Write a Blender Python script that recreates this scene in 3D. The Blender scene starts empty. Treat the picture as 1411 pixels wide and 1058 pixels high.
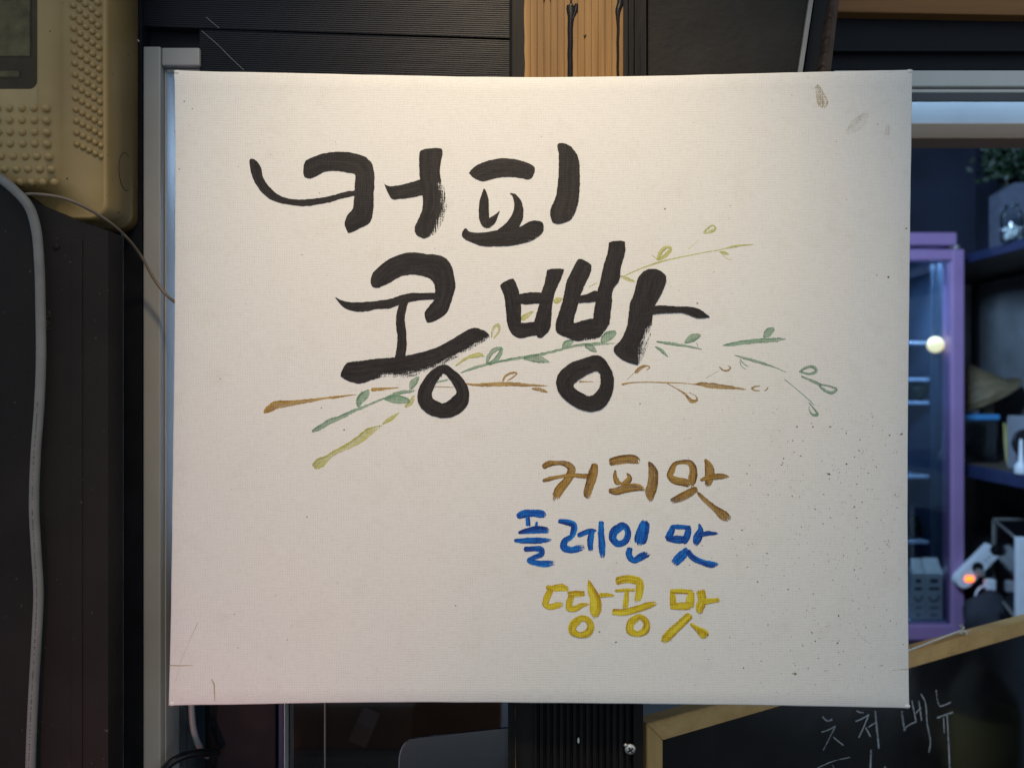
import bpy, bmesh, math, random
from mathutils import Vector, noise as mnoise
random.seed(7)
R = math.radians
sc = bpy.context.scene
col = sc.collection

# ---------------------------------------------------------------- camera, world, lamps, exposure
EYE = 1.35            # height of the lens above the floor (m)
DIST = 0.555          # lens to front of the painted canvas (canvas front is the plane y = 0)
FPX = 1066.0          # focal length in pixels of the photograph
CX, CY = 705.5, 529.0

cam_d = bpy.data.cameras.new('camera')
cam = bpy.data.objects.new('camera', cam_d); col.objects.link(cam)
cam.location = (0, -DIST, EYE); cam.rotation_euler = (R(90), 0, 0)
cam_d.sensor_width = 36; cam_d.lens = 36 * FPX / 1411.0
cam_d.clip_start = 0.01; cam_d.clip_end = 60
cam_d.dof.use_dof = True; cam_d.dof.focus_distance = DIST; cam_d.dof.aperture_fstop = 7.2
sc.camera = cam

w = bpy.data.worlds.new('World'); sc.world = w; w.use_nodes = True
bg = w.node_tree.nodes['Background']
bg.inputs['Color'].default_value = (0.71, 0.85, 1.0, 1); bg.inputs['Strength'].default_value = 0.50

def lamp(name, kind, loc, target, energy, color, **kw):
    d = bpy.data.lights.new(name, kind); d.energy = energy; d.color = color
    for k, v in kw.items(): setattr(d, k, v)
    o = bpy.data.objects.new(name, d); col.objects.link(o); o.location = loc
    o.rotation_euler = (Vector(target) - Vector(loc)).to_track_quat('-Z', 'Y').to_euler()
    return o
# warm lamp under the eaves, above and in front of the canvas
lamp('warm_eaves_lamp', 'SPOT', (-0.01, -0.52, EYE + 0.76), (-0.008, 0.0, EYE + 0.07), 30.0, (1.0, 0.79, 0.53),
     spot_size=R(49), spot_blend=1.0, shadow_soft_size=0.05)
# pink sign lamp low on the left
lamp('pink_sign_lamp', 'SPOT', (-0.33, -0.30, EYE - 0.50), (-0.21, 0.0, EYE - 0.16), 2.0, (1.0, 0.42, 0.37), spot_size=R(58), spot_blend=1.0, shadow_soft_size=0.015)
# cold ceiling lamp in the shop
lamp('shop_ceiling_lamp', 'AREA', (0.50, 0.80, EYE + 0.85), (1.75, 2.6, EYE - 0.1), 46.0, (0.45, 0.68, 1.0), size=0.35)
# cold light strip tucked behind the head of the shop window
lamp('window_light_strip', 'AREA', (0.72, 0.245, EYE + 0.330), (0.72, 0.262, EYE + 0.2), 0.42, (0.40, 0.64, 1.0), shape='RECTANGLE', size=0.9, size_y=0.02)
# unseen light added to brighten the blue panel behind the left window
lamp('side_fill_light', 'AREA', (-0.222, 0.094, EYE + 0.05), (-0.25, 0.126, EYE + 0.05), 0.8, (0.40, 0.64, 1.0), shape='RECTANGLE', size=0.02, size_y=0.35)

sc.view_settings.view_transform = 'Standard'; sc.view_settings.look = 'None'
sc.view_settings.exposure = 0.0; sc.view_settings.gamma = 1.0
sc.view_settings.use_curve_mapping = False
sc.cycles.transparent_max_bounces = 24
sc.cycles.max_bounces = 8

# ---------------------------------------------------------------- helpers
def P(px, py, y=0.0):
    """photo pixel -> place on the plane at depth y behind the canvas front"""
    d = (DIST + y) / FPX
    return Vector(((px - CX) * d, y, EYE - (py - CY) * d))
def S(px, y=0.0): return px * (DIST + y) / FPX

def wloc(o):
    v = Vector((0, 0, 0))
    while o is not None:
        v = v + o.location; o = o.parent
    return v
def setp(o, label=None, cat=None, group=None, kind=None):
    if label: o['label'] = label
    if cat: o['category'] = cat
    if group: o['group'] = group
    if kind: o['kind'] = kind
    return o
def empty(name, loc, label, cat, group=None):
    o = bpy.data.objects.new(name, None); col.objects.link(o); o.location = loc; o.empty_display_size = 0.02
    return setp(o, label, cat, group)
def obj(name, bm, m, parent=None, smooth=False, origin=None):
    """bm is in world coordinates; linked as one mesh object"""
    if parent is not None: o0 = wloc(parent)
    elif origin is not None: o0 = Vector(origin)
    else:
        lo = Vector([min(v.co[i] for v in bm.verts) for i in range(3)])
        hi = Vector([max(v.co[i] for v in bm.verts) for i in range(3)])
        o0 = Vector(((lo.x + hi.x) / 2, (lo.y + hi.y) / 2, lo.z))
    bmesh.ops.translate(bm, verts=bm.verts, vec=-o0)
    bmesh.ops.recalc_face_normals(bm, faces=bm.faces)
    me = bpy.data.meshes.new(name); bm.to_mesh(me); bm.free()
    if smooth:
        for p in me.polygons: p.use_smooth = True
    o = bpy.data.objects.new(name, me); col.objects.link(o)
    if parent is not None: o.parent = parent
    else: o.location = o0
    if m is not None: me.materials.append(m)
    return o
def box(bm, lo, hi, bev=0.0, seg=2):
    lo, hi = Vector(lo), Vector(hi)
    r = bmesh.ops.create_cube(bm, size=1.0)
    for v in r['verts']:
        v.co = Vector((lo[i] + (v.co[i] + 0.5) * (hi[i] - lo[i]) for i in range(3)))
    if bev > 0:
        es = list({e for v in r['verts'] for e in v.link_edges})
        bmesh.ops.bevel(bm, geom=es, offset=bev, segments=seg, affect='EDGES', profile=0.5)
    return bm
def B(lo, hi, bev=0.0): return box(bmesh.new(), lo, hi, bev)
def prism(pts, y0, y1, bev=0.0):
    """outline (list of (x, z)) extruded from y0 to y1"""
    bm = bmesh.new()
    a = [bm.verts.new((x, y0, z)) for x, z in pts]; b = [bm.verts.new((x, y1, z)) for x, z in pts]
    bm.faces.new(a); bm.faces.new(b[::-1]); n = len(pts)
    for i in range(n): bm.faces.new((a[i], b[i], b[(i + 1) % n], a[(i + 1) % n]))
    if bev: bmesh.ops.bevel(bm, geom=bm.edges[:], offset=bev, segments=2, affect='EDGES')
    return bm
def pprism(pix, y0, y1, bev=0.0):
    q = [P(x, y, y0) for x, y in pix]
    return prism([(v.x, v.z) for v in q], y0, y1, bev)
def crom(pts, n):
    """Catmull-Rom through pts (tuples of any length), n samples"""
    k = len(pts); out = []
    d = [0.0]
    for i in range(1, k):
        d.append(d[-1] + max(1e-9, math.sqrt(sum((a - b) ** 2 for a, b in zip(pts[i][:3], pts[i - 1][:3])))) ** 1.0)
    for s in range(n):
        t = d[-1] * s / (n - 1); i = 0
        while i < k - 2 and t > d[i + 1]: i += 1
        u = (t - d[i]) / (d[i + 1] - d[i]); u = min(1, max(0, u))
        p0 = pts[max(0, i - 1)]; p1 = pts[i]; p2 = pts[i + 1]; p3 = pts[min(k - 1, i + 2)]
        h = d[i + 1] - d[i]
        h0 = d[i] - d[i - 1] if i > 0 else h
        h2 = d[i + 2] - d[i + 1] if i + 2 < k else h
        r = []
        for a, b, c, e in zip(p0, p1, p2, p3):
            m1 = ((c - b) / h + ((b - a) / h0 if i > 0 else (c - b) / h)) * 0.5 * h
            m2 = ((c - b) / h + ((e - c) / h2 if i + 2 < k else (c - b) / h)) * 0.5 * h
            r.append((2*u**3 - 3*u*u + 1)*b + (u**3 - 2*u*u + u)*m1 + (-2*u**3 + 3*u*u)*c + (u**3 - u*u)*m2)
        out.append(tuple(r))
    return out
def tube(bm, pts, rad, sides=10, n=None, taper=None):
    pts = [tuple(p) for p in pts]
    c = [Vector(p) for p in crom(pts, n or len(pts) * 8)] if n != 0 else [Vector(p) for p in pts]
    rings = []
    up = Vector((0.03, -1, 0.05)).normalized()
    for i, p in enumerate(c):
        t = (c[min(i + 1, len(c) - 1)] - c[max(0, i - 1)]).normalized()
        a = t.cross(up); a = a.normalized() if a.length > 1e-5 else Vector((1, 0, 0))
        b = a.cross(t)
        r = rad * (taper(i / (len(c) - 1)) if taper else 1)
        rings.append([bm.verts.new(p + a * math.cos(2*math.pi*k/sides) * r + b * math.sin(2*math.pi*k/sides) * r) for k in range(sides)])
    for i in range(len(rings) - 1):
        for k in range(sides):
            bm.faces.new((rings[i][k], rings[i][(k+1) % sides], rings[i+1][(k+1) % sides], rings[i+1][k]))
    bm.faces.new(rings[0]); bm.faces.new(rings[-1][::-1])
    return bm
def lathe(prof, seg=24, cx=0, cy=0, cz=0):
    bm = bmesh.new(); rings = []
    for r, z in prof:
        rings.append([bm.verts.new((cx + max(r, 1e-5) * math.cos(2*math.pi*k/seg), cy + max(r, 1e-5) * math.sin(2*math.pi*k/seg), cz + z)) for k in range(seg)])
    for i in range(len(rings) - 1):
        for k in range(seg):
            bm.faces.new((rings[i][k], rings[i][(k+1) % seg], rings[i+1][(k+1) % seg], rings[i+1][k]))
    bm.faces.new(rings[0]); bm.faces.new(rings[-1][::-1])
    return bm

# ---------------------------------------------------------------- materials
class NT:
    def __init__(s, name):
        s.m = bpy.data.materials.new(name); s.m.use_nodes = True
        s.t = s.m.node_tree; s.b = s.t.nodes['Principled BSDF']; s.out = s.t.nodes['Material Output']
    def n(s, typ, **kw):
        x = s.t.nodes.new(typ)
        for k, v in kw.items(): setattr(x, k, v)
        return x
    def l(s, a, b): s.t.links.new(a, b)
    def math(s, op, a, b=None, c=None, clamp=False):
        x = s.n('ShaderNodeMath', operation=op, use_clamp=clamp)
        for i, v in enumerate((a, b, c)):
            if v is None: continue
            if isinstance(v, (int, float)): x.inputs[i].default_value = v
            else: s.l(v, x.inputs[i])
        return x.outputs[0]
    def coord(s, out='Object', scale=(1, 1, 1), rot=(0, 0, 0)):
        tc = s.n('ShaderNodeTexCoord'); mp = s.n('ShaderNodeMapping')
        mp.inputs['Scale'].default_value = scale; mp.inputs['Rotation'].default_value = rot
        s.l(tc.outputs[out], mp.inputs['Vector']); return mp.outputs[0]
    def noise(s, vec, scale=1.0, detail=3, rough=0.55):
        x = s.n('ShaderNodeTexNoise'); x.inputs['Scale'].default_value = scale
        x.inputs['Detail'].default_value = detail; x.inputs['Roughness'].default_value = rough
        s.l(vec, x.inputs['Vector']); return x.outputs['Fac']
    def ramp(s, fac, stops):
        x = s.n('ShaderNodeValToRGB'); e = x.color_ramp.elements
        while len(e) < len(stops): e.new(0.5)
        for i, (p, c) in enumerate(stops):
            e[i].position = p; e[i].color = tuple(c) + (1,) if len(c) == 3 else c
        s.l(fac, x.inputs['Fac']); return x.outputs['Color']
    def mix(s, fac, a, b):
        x = s.n('ShaderNodeMix', data_type='RGBA')
        for i, v in ((0, fac), (6, a), (7, b)):
            if isinstance(v, (int, float)): x.inputs[i].default_value = v
            elif isinstance(v, tuple): x.inputs[i].default_value = v + (1,) if len(v) == 3 else v
            else: s.l(v, x.inputs[i])
        return x.outputs[2]
    def bump(s, h, strength=0.3, dist=0.001):
        x = s.n('ShaderNodeBump'); x.inputs['Strength'].default_value = strength; x.inputs['Distance'].default_value = dist
        s.l(h, x.inputs['Height']); s.l(x.outputs[0], s.b.inputs['Normal']); return x
    def set(s, **kw):
        for k, v in kw.items():
            k = k.replace('_', ' ')
            if isinstance(v, tuple) and len(v) == 3: v = v + (1,)
            s.b.inputs[k].default_value = v
        return s

def plain(name, c, rough=0.5, metal=0.0, var=0.25, scale=40, bump=0.15, bscale=400, spec=0.5, stretch=(1, 1, 1), bdist=0.0006):
    """a colour with uneven tone, dust and fine relief"""
    s = NT(name); s.set(Metallic=metal, Specular_IOR_Level=spec)
    v = s.coord(scale=stretch)
    n1 = s.noise(v, scale, 4); n2 = s.noise(v, bscale, 3)
    lo = tuple(x * (1 - var) for x in c); hi = tuple(min(1, x * (1 + var)) for x in c)
    s.l(s.ramp(n1, [(0.3, lo), (0.7, hi)]), s.b.inputs['Base Color'])
    r = s.math('MULTIPLY_ADD', n1, 0.25, rough - 0.12); s.l(r, s.b.inputs['Roughness'])
    s.bump(n2, bump, bdist)
    return s.m

def weave(s, v):
    """height of a plain-weave cloth with uneven threads"""
    sx = s.n('ShaderNodeSeparateXYZ'); s.l(v, sx.inputs[0])
    def threads(comp, other):
        cb = s.n('ShaderNodeCombineXYZ')
        s.l(s.math('MULTIPLY', sx.outputs[comp], 1050), cb.inputs[0])
        s.l(s.math('MULTIPLY', sx.outputs[other], 130), cb.inputs[1])
        n = s.noise(cb.outputs[0], 1.0, 2, 0.7)
        wob = s.math('MULTIPLY', s.noise(cb.outputs[0], 0.25, 1), 5.0)
        wv = s.math('SINE', s.math('ADD', s.math('MULTIPLY', sx.outputs[comp], 2 * math.pi / 0.00125), wob))
        return s.math('ADD', s.math('MULTIPLY', wv, 0.16), n)
    return s.math('ADD', threads(0, 2), threads(2, 0))

def mat_canvas():
    s = NT('primed canvas'); s.set(Roughness=0.72, Specular_IOR_Level=0.25)
    v = s.coord()
    h = weave(s, v)
    big = s.noise(v, 6, 3); med = s.noise(v, 60, 4)
    c = s.mix(s.math('MULTIPLY', big, 0.5), (0.80, 0.785, 0.755), (0.77, 0.755, 0.725))
    grime = s.ramp(med, [(0.55, (0, 0, 0)), (0.85, (1, 1, 1))])
    c = s.mix(s.math('MULTIPLY', grime, 0.22), c, (0.60, 0.55, 0.46))
    val = s.ramp(h, [(0.62, (0.88, 0.88, 0.875)), (1.2, (1, 1, 1))])
    mm = s.n('ShaderNodeMix', data_type='RGBA', blend_type='MULTIPLY'); mm.inputs[0].default_value = 1
    s.l(c, mm.inputs[6]); s.l(val, mm.inputs[7]); s.l(mm.outputs[2], s.b.inputs['Base Color'])
    s.bump(h, 0.38, 0.00025)
    return s.m

def mat_paint(name, dark, mid, light, lo=1.0, hi=1.0, rough=0.45, edge=0.5, spec=0.4):
    """brushed paint: streaks run along the stroke (UV v), the attribute cov thins it to dry brush"""
    s = NT(name); s.set(Specular_IOR_Level=spec, Roughness=rough)
    uv = s.n('ShaderNodeUVMap').outputs[0]
    mp = s.n('ShaderNodeMapping'); mp.inputs['Scale'].default_value = (1.0, 0.07, 1); s.l(uv, mp.inputs[0])
    streak = s.noise(mp.outputs[0], 1.1, 3, 0.6)
    soft = s.noise(mp.outputs[0], 0.35, 2, 0.5)
    v = s.coord(); h = weave(s, v)
    fine = s.noise(v, 1500, 2, 0.6)
    cov = s.n('ShaderNodeAttribute', attribute_name='cov').outputs['Fac']
    eu = s.n('ShaderNodeAttribute', attribute_name='edge').outputs['Fac']
    tone = s.math('ADD', s.math('MULTIPLY_ADD', s.math('ADD', s.math('ADD', streak, soft), s.math('MULTIPLY_ADD', h, 0.5, -0.5)), 0.85, -0.37), s.math('MULTIPLY', eu, -edge * 0.35))
    s.l(s.ramp(tone, [(0.22, dark), (0.44, mid), (0.64, light)]), s.b.inputs['Base Color'])
    nn = s.math('ADD', s.math('MULTIPLY_ADD', streak, 1.3, -0.15), s.math('ADD', s.math('MULTIPLY_ADD', fine, 0.9, -0.45), s.math('MULTIPLY_ADD', h, 0.45, -0.45)))
    a = s.math('MULTIPLY_ADD', s.math('SUBTRACT', s.math('MULTIPLY', cov, 1.45), nn), 4.5, 0.5, clamp=True)
    op = s.math('ADD', s.math('MULTIPLY_ADD', s.math('SUBTRACT', s.math('MULTIPLY_ADD', h, -0.25, s.math('ADD', soft, 0.25)), 0.3), 2.2 * (hi - lo), lo), s.math('MULTIPLY', eu, 0.5 * (hi - lo)), clamp=True)
    s.l(s.math('MULTIPLY', a, op), s.b.inputs['Alpha'])
    s.bump(s.math('ADD', h, s.math('MULTIPLY', streak, 0.5)), 0.4, 0.00022)
    return s.m

def mat_wood(name, a, b, c, axis=2, dens=1.0, rough=0.55):
    s = NT(name); sc_ = [90 * dens] * 3; sc_[axis] = 3.5 * dens
    v = s.coord(scale=tuple(sc_)); n1 = s.noise(v, 1.0, 4, 0.6)
    sc2 = [500 * dens] * 3; sc2[axis] = 14 * dens
    n2 = s.noise(s.coord(scale=tuple(sc2)), 1.0, 3, 0.6)
    n3 = s.noise(s.coord(scale=(28 * dens if axis != 0 else 6 * dens, 28 * dens, 28 * dens if axis != 2 else 6 * dens)), 1.0, 3, 0.6)
    t = s.math('ADD', s.math('ADD', s.math('MULTIPLY', n1, 0.5), s.math('MULTIPLY', n2, 0.25)), s.math('MULTIPLY', n3, 0.25))
    s.l(s.ramp(t, [(0.30, a), (0.48, b), (0.68, c)]), s.b.inputs['Base Color'])
    s.set(Roughness=rough, Specular_IOR_Level=0.35); s.bump(n2, 0.25, 0.0005)
    return s.m

def mat_glass(name, tint, fac, rough=0.03, gcol=1.0):
    """see-through pane: a share of the light goes straight on (tinted), the rest is surface"""
    s = NT(name)
    tr = s.n('ShaderNodeBsdfTransparent'); tr.inputs[0].default_value = tint + (1,)
    gl = s.n('ShaderNodeBsdfGlossy'); gl.inputs['Roughness'].default_value = rough; gl.inputs['Color'].default_value = (gcol, gcol, gcol, 1)
    fr = s.n('ShaderNodeFresnel'); fr.inputs[0].default_value = 1.45
    mx = s.n('ShaderNodeMixShader')
    s.l(s.math('MULTIPLY_ADD', fr.outputs[0], 0.9, fac, clamp=True), mx.inputs[0])
    s.l(tr.outputs[0], mx.inputs[1]); s.l(gl.outputs[0], mx.inputs[2]); s.l(mx.outputs[0], s.out.inputs[0])
    return s.m
def mat_emit(name, c, st):
    s = NT(name); s.set(Base_Color=c, Emission_Color=c, Emission_Strength=st); return s.m

M = {}
M['canvas'] = mat_canvas()
M['black_paint'] = mat_paint('black acrylic', (0.015, 0.013, 0.013), (0.023, 0.0195, 0.019), (0.038, 0.032, 0.031), 1, 1, 0.58, 0.1, 0.25)
M['brown_paint'] = mat_paint('brown acrylic', (0.12, 0.050, 0.004), (0.34, 0.18, 0.022), (0.46, 0.29, 0.07), 0.66, 1.0, 0.5, 1.0)
M['blue_paint'] = mat_paint('blue acrylic', (0.004, 0.018, 0.16), (0.002, 0.080, 0.42), (0.004, 0.19, 0.62), 0.93, 1.0, 0.4, 0.6)
M['yellow_paint'] = mat_paint('yellow acrylic', (0.42, 0.22, 0.004), (0.66, 0.50, 0.008), (0.78, 0.66, 0.05), 0.88, 1.0, 0.45, 0.55)
M['brown_wash'] = mat_paint('thin brown wash', (0.24, 0.11, 0.008), (0.40, 0.23, 0.030), (0.54, 0.37, 0.12), 0.45, 0.95, 0.55, 0.6)
M['green_wash'] = mat_paint('thin green wash', (0.07, 0.19, 0.10), (0.19, 0.36, 0.22), (0.34, 0.50, 0.36), 0.36, 0.82, 0.55, 1.0)
M['lime_wash'] = mat_paint('thin yellow-green wash', (0.36, 0.37, 0.03), (0.56, 0.56, 0.10), (0.66, 0.64, 0.25), 0.30, 0.80, 0.55, 1.0)
M['stain'] = mat_paint('brown stain', (0.24, 0.16, 0.05), (0.40, 0.29, 0.11), (0.50, 0.40, 0.21), 0.22, 0.58, 0.8, 0.2)
M['smudge'] = mat_paint('faint smudge', (0.24, 0.17, 0.07), (0.38, 0.29, 0.15), (0.48, 0.40, 0.26), 0.05, 0.20, 0.8, 0.2)
M['speck'] = plain('dirt speck', (0.19, 0.165, 0.125), 0.85, var=0.7, scale=120)
M['raw_wood'] = mat_wood('raw pine', (0.070, 0.029, 0.006), (0.21, 0.105, 0.025), (0.34, 0.195, 0.062), 2, 0.8)
M['oak'] = mat_wood('light oak', (0.44, 0.25, 0.085), (0.58, 0.36, 0.135), (0.68, 0.45, 0.19), 0, 1.2)
M['beam_wood'] = mat_wood('stained beam', (0.16, 0.065, 0.018), (0.27, 0.12, 0.035), (0.36, 0.17, 0.06), 0, 0.7)
M['black_wood'] = plain('black painted wood', (0.009, 0.008, 0.008), 0.55, var=0.6, spec=0.16, scale=90, bump=0.5, bscale=350, stretch=(1, 1, 0.08))
M['tar'] = plain('glossy black paint drip', (0.007, 0.005, 0.005), 0.3, spec=0.25, var=0.4, bump=0.15, bscale=260)
M['siding'] = plain('navy black siding', (0.0065, 0.0075, 0.014), 0.45, spec=0.35, var=0.35, scale=25, bump=0.2, bscale=250, stretch=(0.1, 1, 1))
def dirty(name, c, rough, spot, spot_lo, spot_scale, var=0.2, spec=0.4, bump=0.3, bscale=900, film=(0.5, 0.4, 0.3), film_amt=0.0):
    s = NT(name); v = s.coord(); s.set(Specular_IOR_Level=spec)
    n1 = s.noise(v, 25, 4); n2 = s.noise(v, spot_scale, 2, 0.5); n3 = s.noise(v, bscale, 2); n4 = s.noise(v, 7, 4, 0.65)
    b = s.ramp(n1, [(0.3, tuple(x * (1 - var) for x in c)), (0.7, tuple(x * (1 + var) for x in c))])
    b = s.mix(s.math('MULTIPLY', s.ramp(n4, [(0.45, (0, 0, 0)), (0.75, (1, 1, 1))]), film_amt), b, film)
    b = s.mix(s.ramp(n2, [(spot_lo, (0, 0, 0)), (spot_lo + 0.03, (1, 1, 1))]), b, spot)
    s.l(b, s.b.inputs['Base Color']); s.l(s.math('MULTIPLY_ADD', n4, 0.35, rough - 0.15), s.b.inputs['Roughness'])
    s.bump(n3, bump, 0.0005); return s.m
M['panel'] = dirty('black brown board', (0.012, 0.0088, 0.0078), 0.65, (0.06, 0.055, 0.05), 0.735, 330, 0.25, 0.25, 0.5, 1200, (0.03, 0.026, 0.024), 0.35)
M['panel_dark'] = plain('black jamb', (0.005, 0.006, 0.010), 0.55, spec=0.25, var=0.3, bump=0.2)
M['grey_sheet'] = plain('dark grey sheet', (0.026, 0.0235, 0.0215), 0.75, var=0.3, spec=0.25, scale=30, bump=0.5, bscale=180, bdist=0.002)
M['pale_edge'] = plain('pale grey edge', (0.30, 0.29, 0.27), 0.6, var=0.15)
M['cardboard'] = plain('dark brown card edge', (0.07, 0.045, 0.033), 0.8, var=0.4, scale=60, bump=0.6, bscale=200)
M['beige'] = dirty('aged beige plastic', (0.42, 0.285, 0.112), 0.38, (0.06, 0.035, 0.015), 0.72, 260, 0.10, 0.5, 0.12, 500, (0.27, 0.175, 0.065), 0.5)
M['beige_in'] = plain('dirty window plastic', (0.15, 0.105, 0.07), 0.5, var=0.4, scale=60)
M['meter_grey'] = plain('grey meter face', (0.42, 0.39, 0.29), 0.6, var=0.45, scale=70)
M['pvc'] = plain('white window profile', (0.38, 0.375, 0.365), 0.4, var=0.08, scale=15, bump=0.1)
M['alu'] = plain('pale grey profile', (0.64, 0.65, 0.62), 0.45, var=0.06, scale=15, bump=0.1)
M['blue_film'] = plain('blue window film', (0.07, 0.22, 0.60), 0.5, var=0.08, scale=6, bump=0.05)
M['grey_cable'] = plain('grey cable sheath', (0.20, 0.195, 0.185), 0.5, spec=0.3, var=0.12, scale=60, bump=0.25, bscale=300)
M['brown_wire'] = plain('brown grey wire', (0.17, 0.13, 0.095), 0.4, var=0.25, scale=90)
M['print'] = plain('black print', (0.03, 0.03, 0.03), 0.6, var=0.2)
M['string'] = plain('white string', (0.70, 0.68, 0.62), 0.8, var=0.2, scale=300, bump=0.6, bscale=900)
M['web'] = plain('cobweb', (0.30, 0.30, 0.31), 0.9, var=0.3)
M['web_brown'] = plain('brown web clot', (0.11, 0.07, 0.04), 0.9, var=0.4)
M['steel'] = plain('zinc screw', (0.62, 0.60, 0.56), 0.38, metal=0.85, var=0.2, scale=300)
M['purple'] = plain('purple enamel', (0.27, 0.165, 0.32), 0.35, var=0.05, scale=10, bump=0.03)
M['fridge_in'] = plain('fridge lining', (0.06, 0.09, 0.14), 0.5, var=0.1, scale=6)
M['shelf_blue'] = plain('fridge shelf', (0.40, 0.52, 0.68), 0.4, var=0.1)
M['carton'] = plain('carton', (0.78, 0.81, 0.79), 0.5, var=0.1, scale=20)
M['navy'] = plain('navy board', (0.020, 0.030, 0.085), 0.5, var=0.2, scale=10)
M['navy_wall'] = plain('navy wall', (0.012, 0.017, 0.034), 0.7, var=0.4, scale=4)
M['plaster'] = plain('grey plaster', (0.20, 0.22, 0.24), 0.8, var=0.3, scale=5, bump=0.3, bscale=40)
M['dark'] = plain('dark void surface', (0.010, 0.010, 0.012), 0.7, var=0.2)
M['floor'] = plain('concrete floor', (0.08, 0.078, 0.075), 0.8, var=0.25, scale=5, bump=0.3, bscale=60)
M['shelf_wood'] = mat_wood('brown shelf', (0.06, 0.045, 0.035), (0.09, 0.07, 0.055), (0.13, 0.10, 0.08), 1, 0.3)
M['bar_wood'] = mat_wood('brown bar', (0.34, 0.20, 0.11), (0.44, 0.27, 0.155), (0.50, 0.32, 0.20), 0, 0.5)
M['straw'] = mat_wood('straw', (0.045, 0.034, 0.018), (0.13, 0.10, 0.055), (0.24, 0.19, 0.11), 0, 0.5)
M['lid_blue'] = plain('blue lid', (0.06, 0.25, 0.52), 0.35, var=0.05)
M['white_plastic'] = plain('white plastic', (0.62, 0.66, 0.70), 0.4, var=0.06)
M['black_plastic'] = plain('black plastic', (0.012, 0.012, 0.014), 0.3, var=0.3)
M['fabric'] = plain('dark fabric', (0.022, 0.024, 0.032), 0.9, var=0.3, scale=20, bump=0.5, bscale=300)
M['grey_metal'] = plain('grey metal rod', (0.20, 0.20, 0.19), 0.4, var=0.1)
M['appliance_grey'] = plain('grey appliance', (0.24, 0.26, 0.30), 0.5, var=0.08)
M['carton_dim'] = plain('faded blue carton', (0.085, 0.10, 0.14), 0.7, var=0.15)
def mat_chalk():
    s = NT('chalk marker'); v = s.coord(); s.set(Base_Color=(0.40, 0.43, 0.45), Roughness=0.95, Specular_IOR_Level=0.1)
    n = s.noise(v, 700, 3, 0.7); b = s.noise(v, 45, 2)
    s.l(s.math('MULTIPLY_ADD', s.math('ADD', n, s.math('MULTIPLY', b, 0.9)), 2.4, -1.55, clamp=True), s.b.inputs['Alpha'])
    return s.m
M['chalk'] = mat_chalk()
M['dull_gasket'] = plain('dull gasket', (0.05, 0.052, 0.06), 0.6, var=0.6, scale=30, spec=0.2)
M['brown_tone'] = plain('brown card', (0.22, 0.13, 0.085), 0.8, var=0.2, scale=10)
M['pink_reflection'] = plain('pinkish reflection block', (0.42, 0.30, 0.29), 0.7, var=0.1, scale=10)
M['olive'] = plain('olive label', (0.46, 0.41, 0.15), 0.6, var=0.2, scale=12)
M['leaf'] = plain('green leaf', (0.007, 0.022, 0.007), 0.5, var=0.4, scale=20)
M['glass'] = mat_glass('clear pane', (0.80, 0.86, 0.88), 0.02)
M['box_glass'] = mat_glass('scratched window', (0.86, 0.82, 0.72), 0.01, 0.2, 0.3)
M['smoked'] = mat_glass('smoked pane', (0.78, 0.72, 0.68), 0.02, 0.05, 0.5)
M['fridge_glass'] = mat_glass('fridge pane', (0.82, 0.89, 0.95), 0.03)
M['board_face'] = plain('glossy blackboard', (0.005, 0.005, 0.006), 0.15, var=0.2, scale=20, bump=0.0, spec=0.85)
M['acrylic'] = mat_glass('grey acrylic', (0.45, 0.45, 0.47), 0.10, 0.25)
M['acrylic_edge'] = plain('acrylic edge', (0.42, 0.40, 0.44), 0.3, var=0.1)
M['clear_plastic'] = mat_glass('clear plastic tub', (0.55, 0.60, 0.64), 0.07, 0.15)
M['mirror_black'] = plain('black glass', (0.010, 0.010, 0.012), 0.12, var=0.1, bump=0.0, spec=0.9)
M['led'] = mat_emit('orange pilot light', (1.0, 0.13, 0.01), 4.0)
M['reflected_glow'] = mat_emit('cream globe', (1.0, 0.80, 0.40), 1.1)

# ---------------------------------------------------------------- setting: floor and shop room
def struct(name, bm, m, parent=None):
    o = obj(name, bm, m, parent)
    if parent is None: o['kind'] = 'structure'
    return o
struct('floor', B((-2.6, -2.5, -0.06), (3.2, 3.05, 0.0)), M['floor'])
YB = 2.95           # back wall of the shop
XR = 2.10           # right wall of the shop
struct('wall_back_upper', B((-2.4, YB, EYE + 0.45), (XR + 0.06, YB + 0.06, EYE + 1.302)), M['navy_wall'])
struct('wall_back_lower', B((-2.4, YB, 0.0), (XR + 0.06, YB + 0.06, EYE + 0.4501)), M['plaster'])
struct('wall_right_upper', B((XR + 0.0, 0.31, EYE + 0.45), (XR + 0.06, YB + 0.01, EYE + 1.302)), M['navy_wall'])
struct('wall_right_lower', B((XR + 0.0, 0.31, 0.0), (XR + 0.06, YB + 0.01, EYE + 0.4501)), M['plaster'])
struct('wall_left', B((-2.46, 0.10, 0.0), (-2.40, YB + 0.01, EYE + 1.302)), M['navy_wall'])
struct('ceiling', B((-2.46, 0.10, EYE + 1.301), (XR + 0.06, YB + 0.06, EYE + 1.36)), M['dark'])
struct('wall_mirrored_dark', B((1.05, 0.16, 0.0), (1.16, 0.32, EYE + 0.2749)), M['dark'])  # unseen, added as the dark backdrop mirrored in the menu board
struct('corner_post', B((XR - 0.02, YB - 0.03, EYE - 0.31), (XR + 0.0005, YB - 0.0005, EYE + 0.448)), M['dark'])

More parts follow.
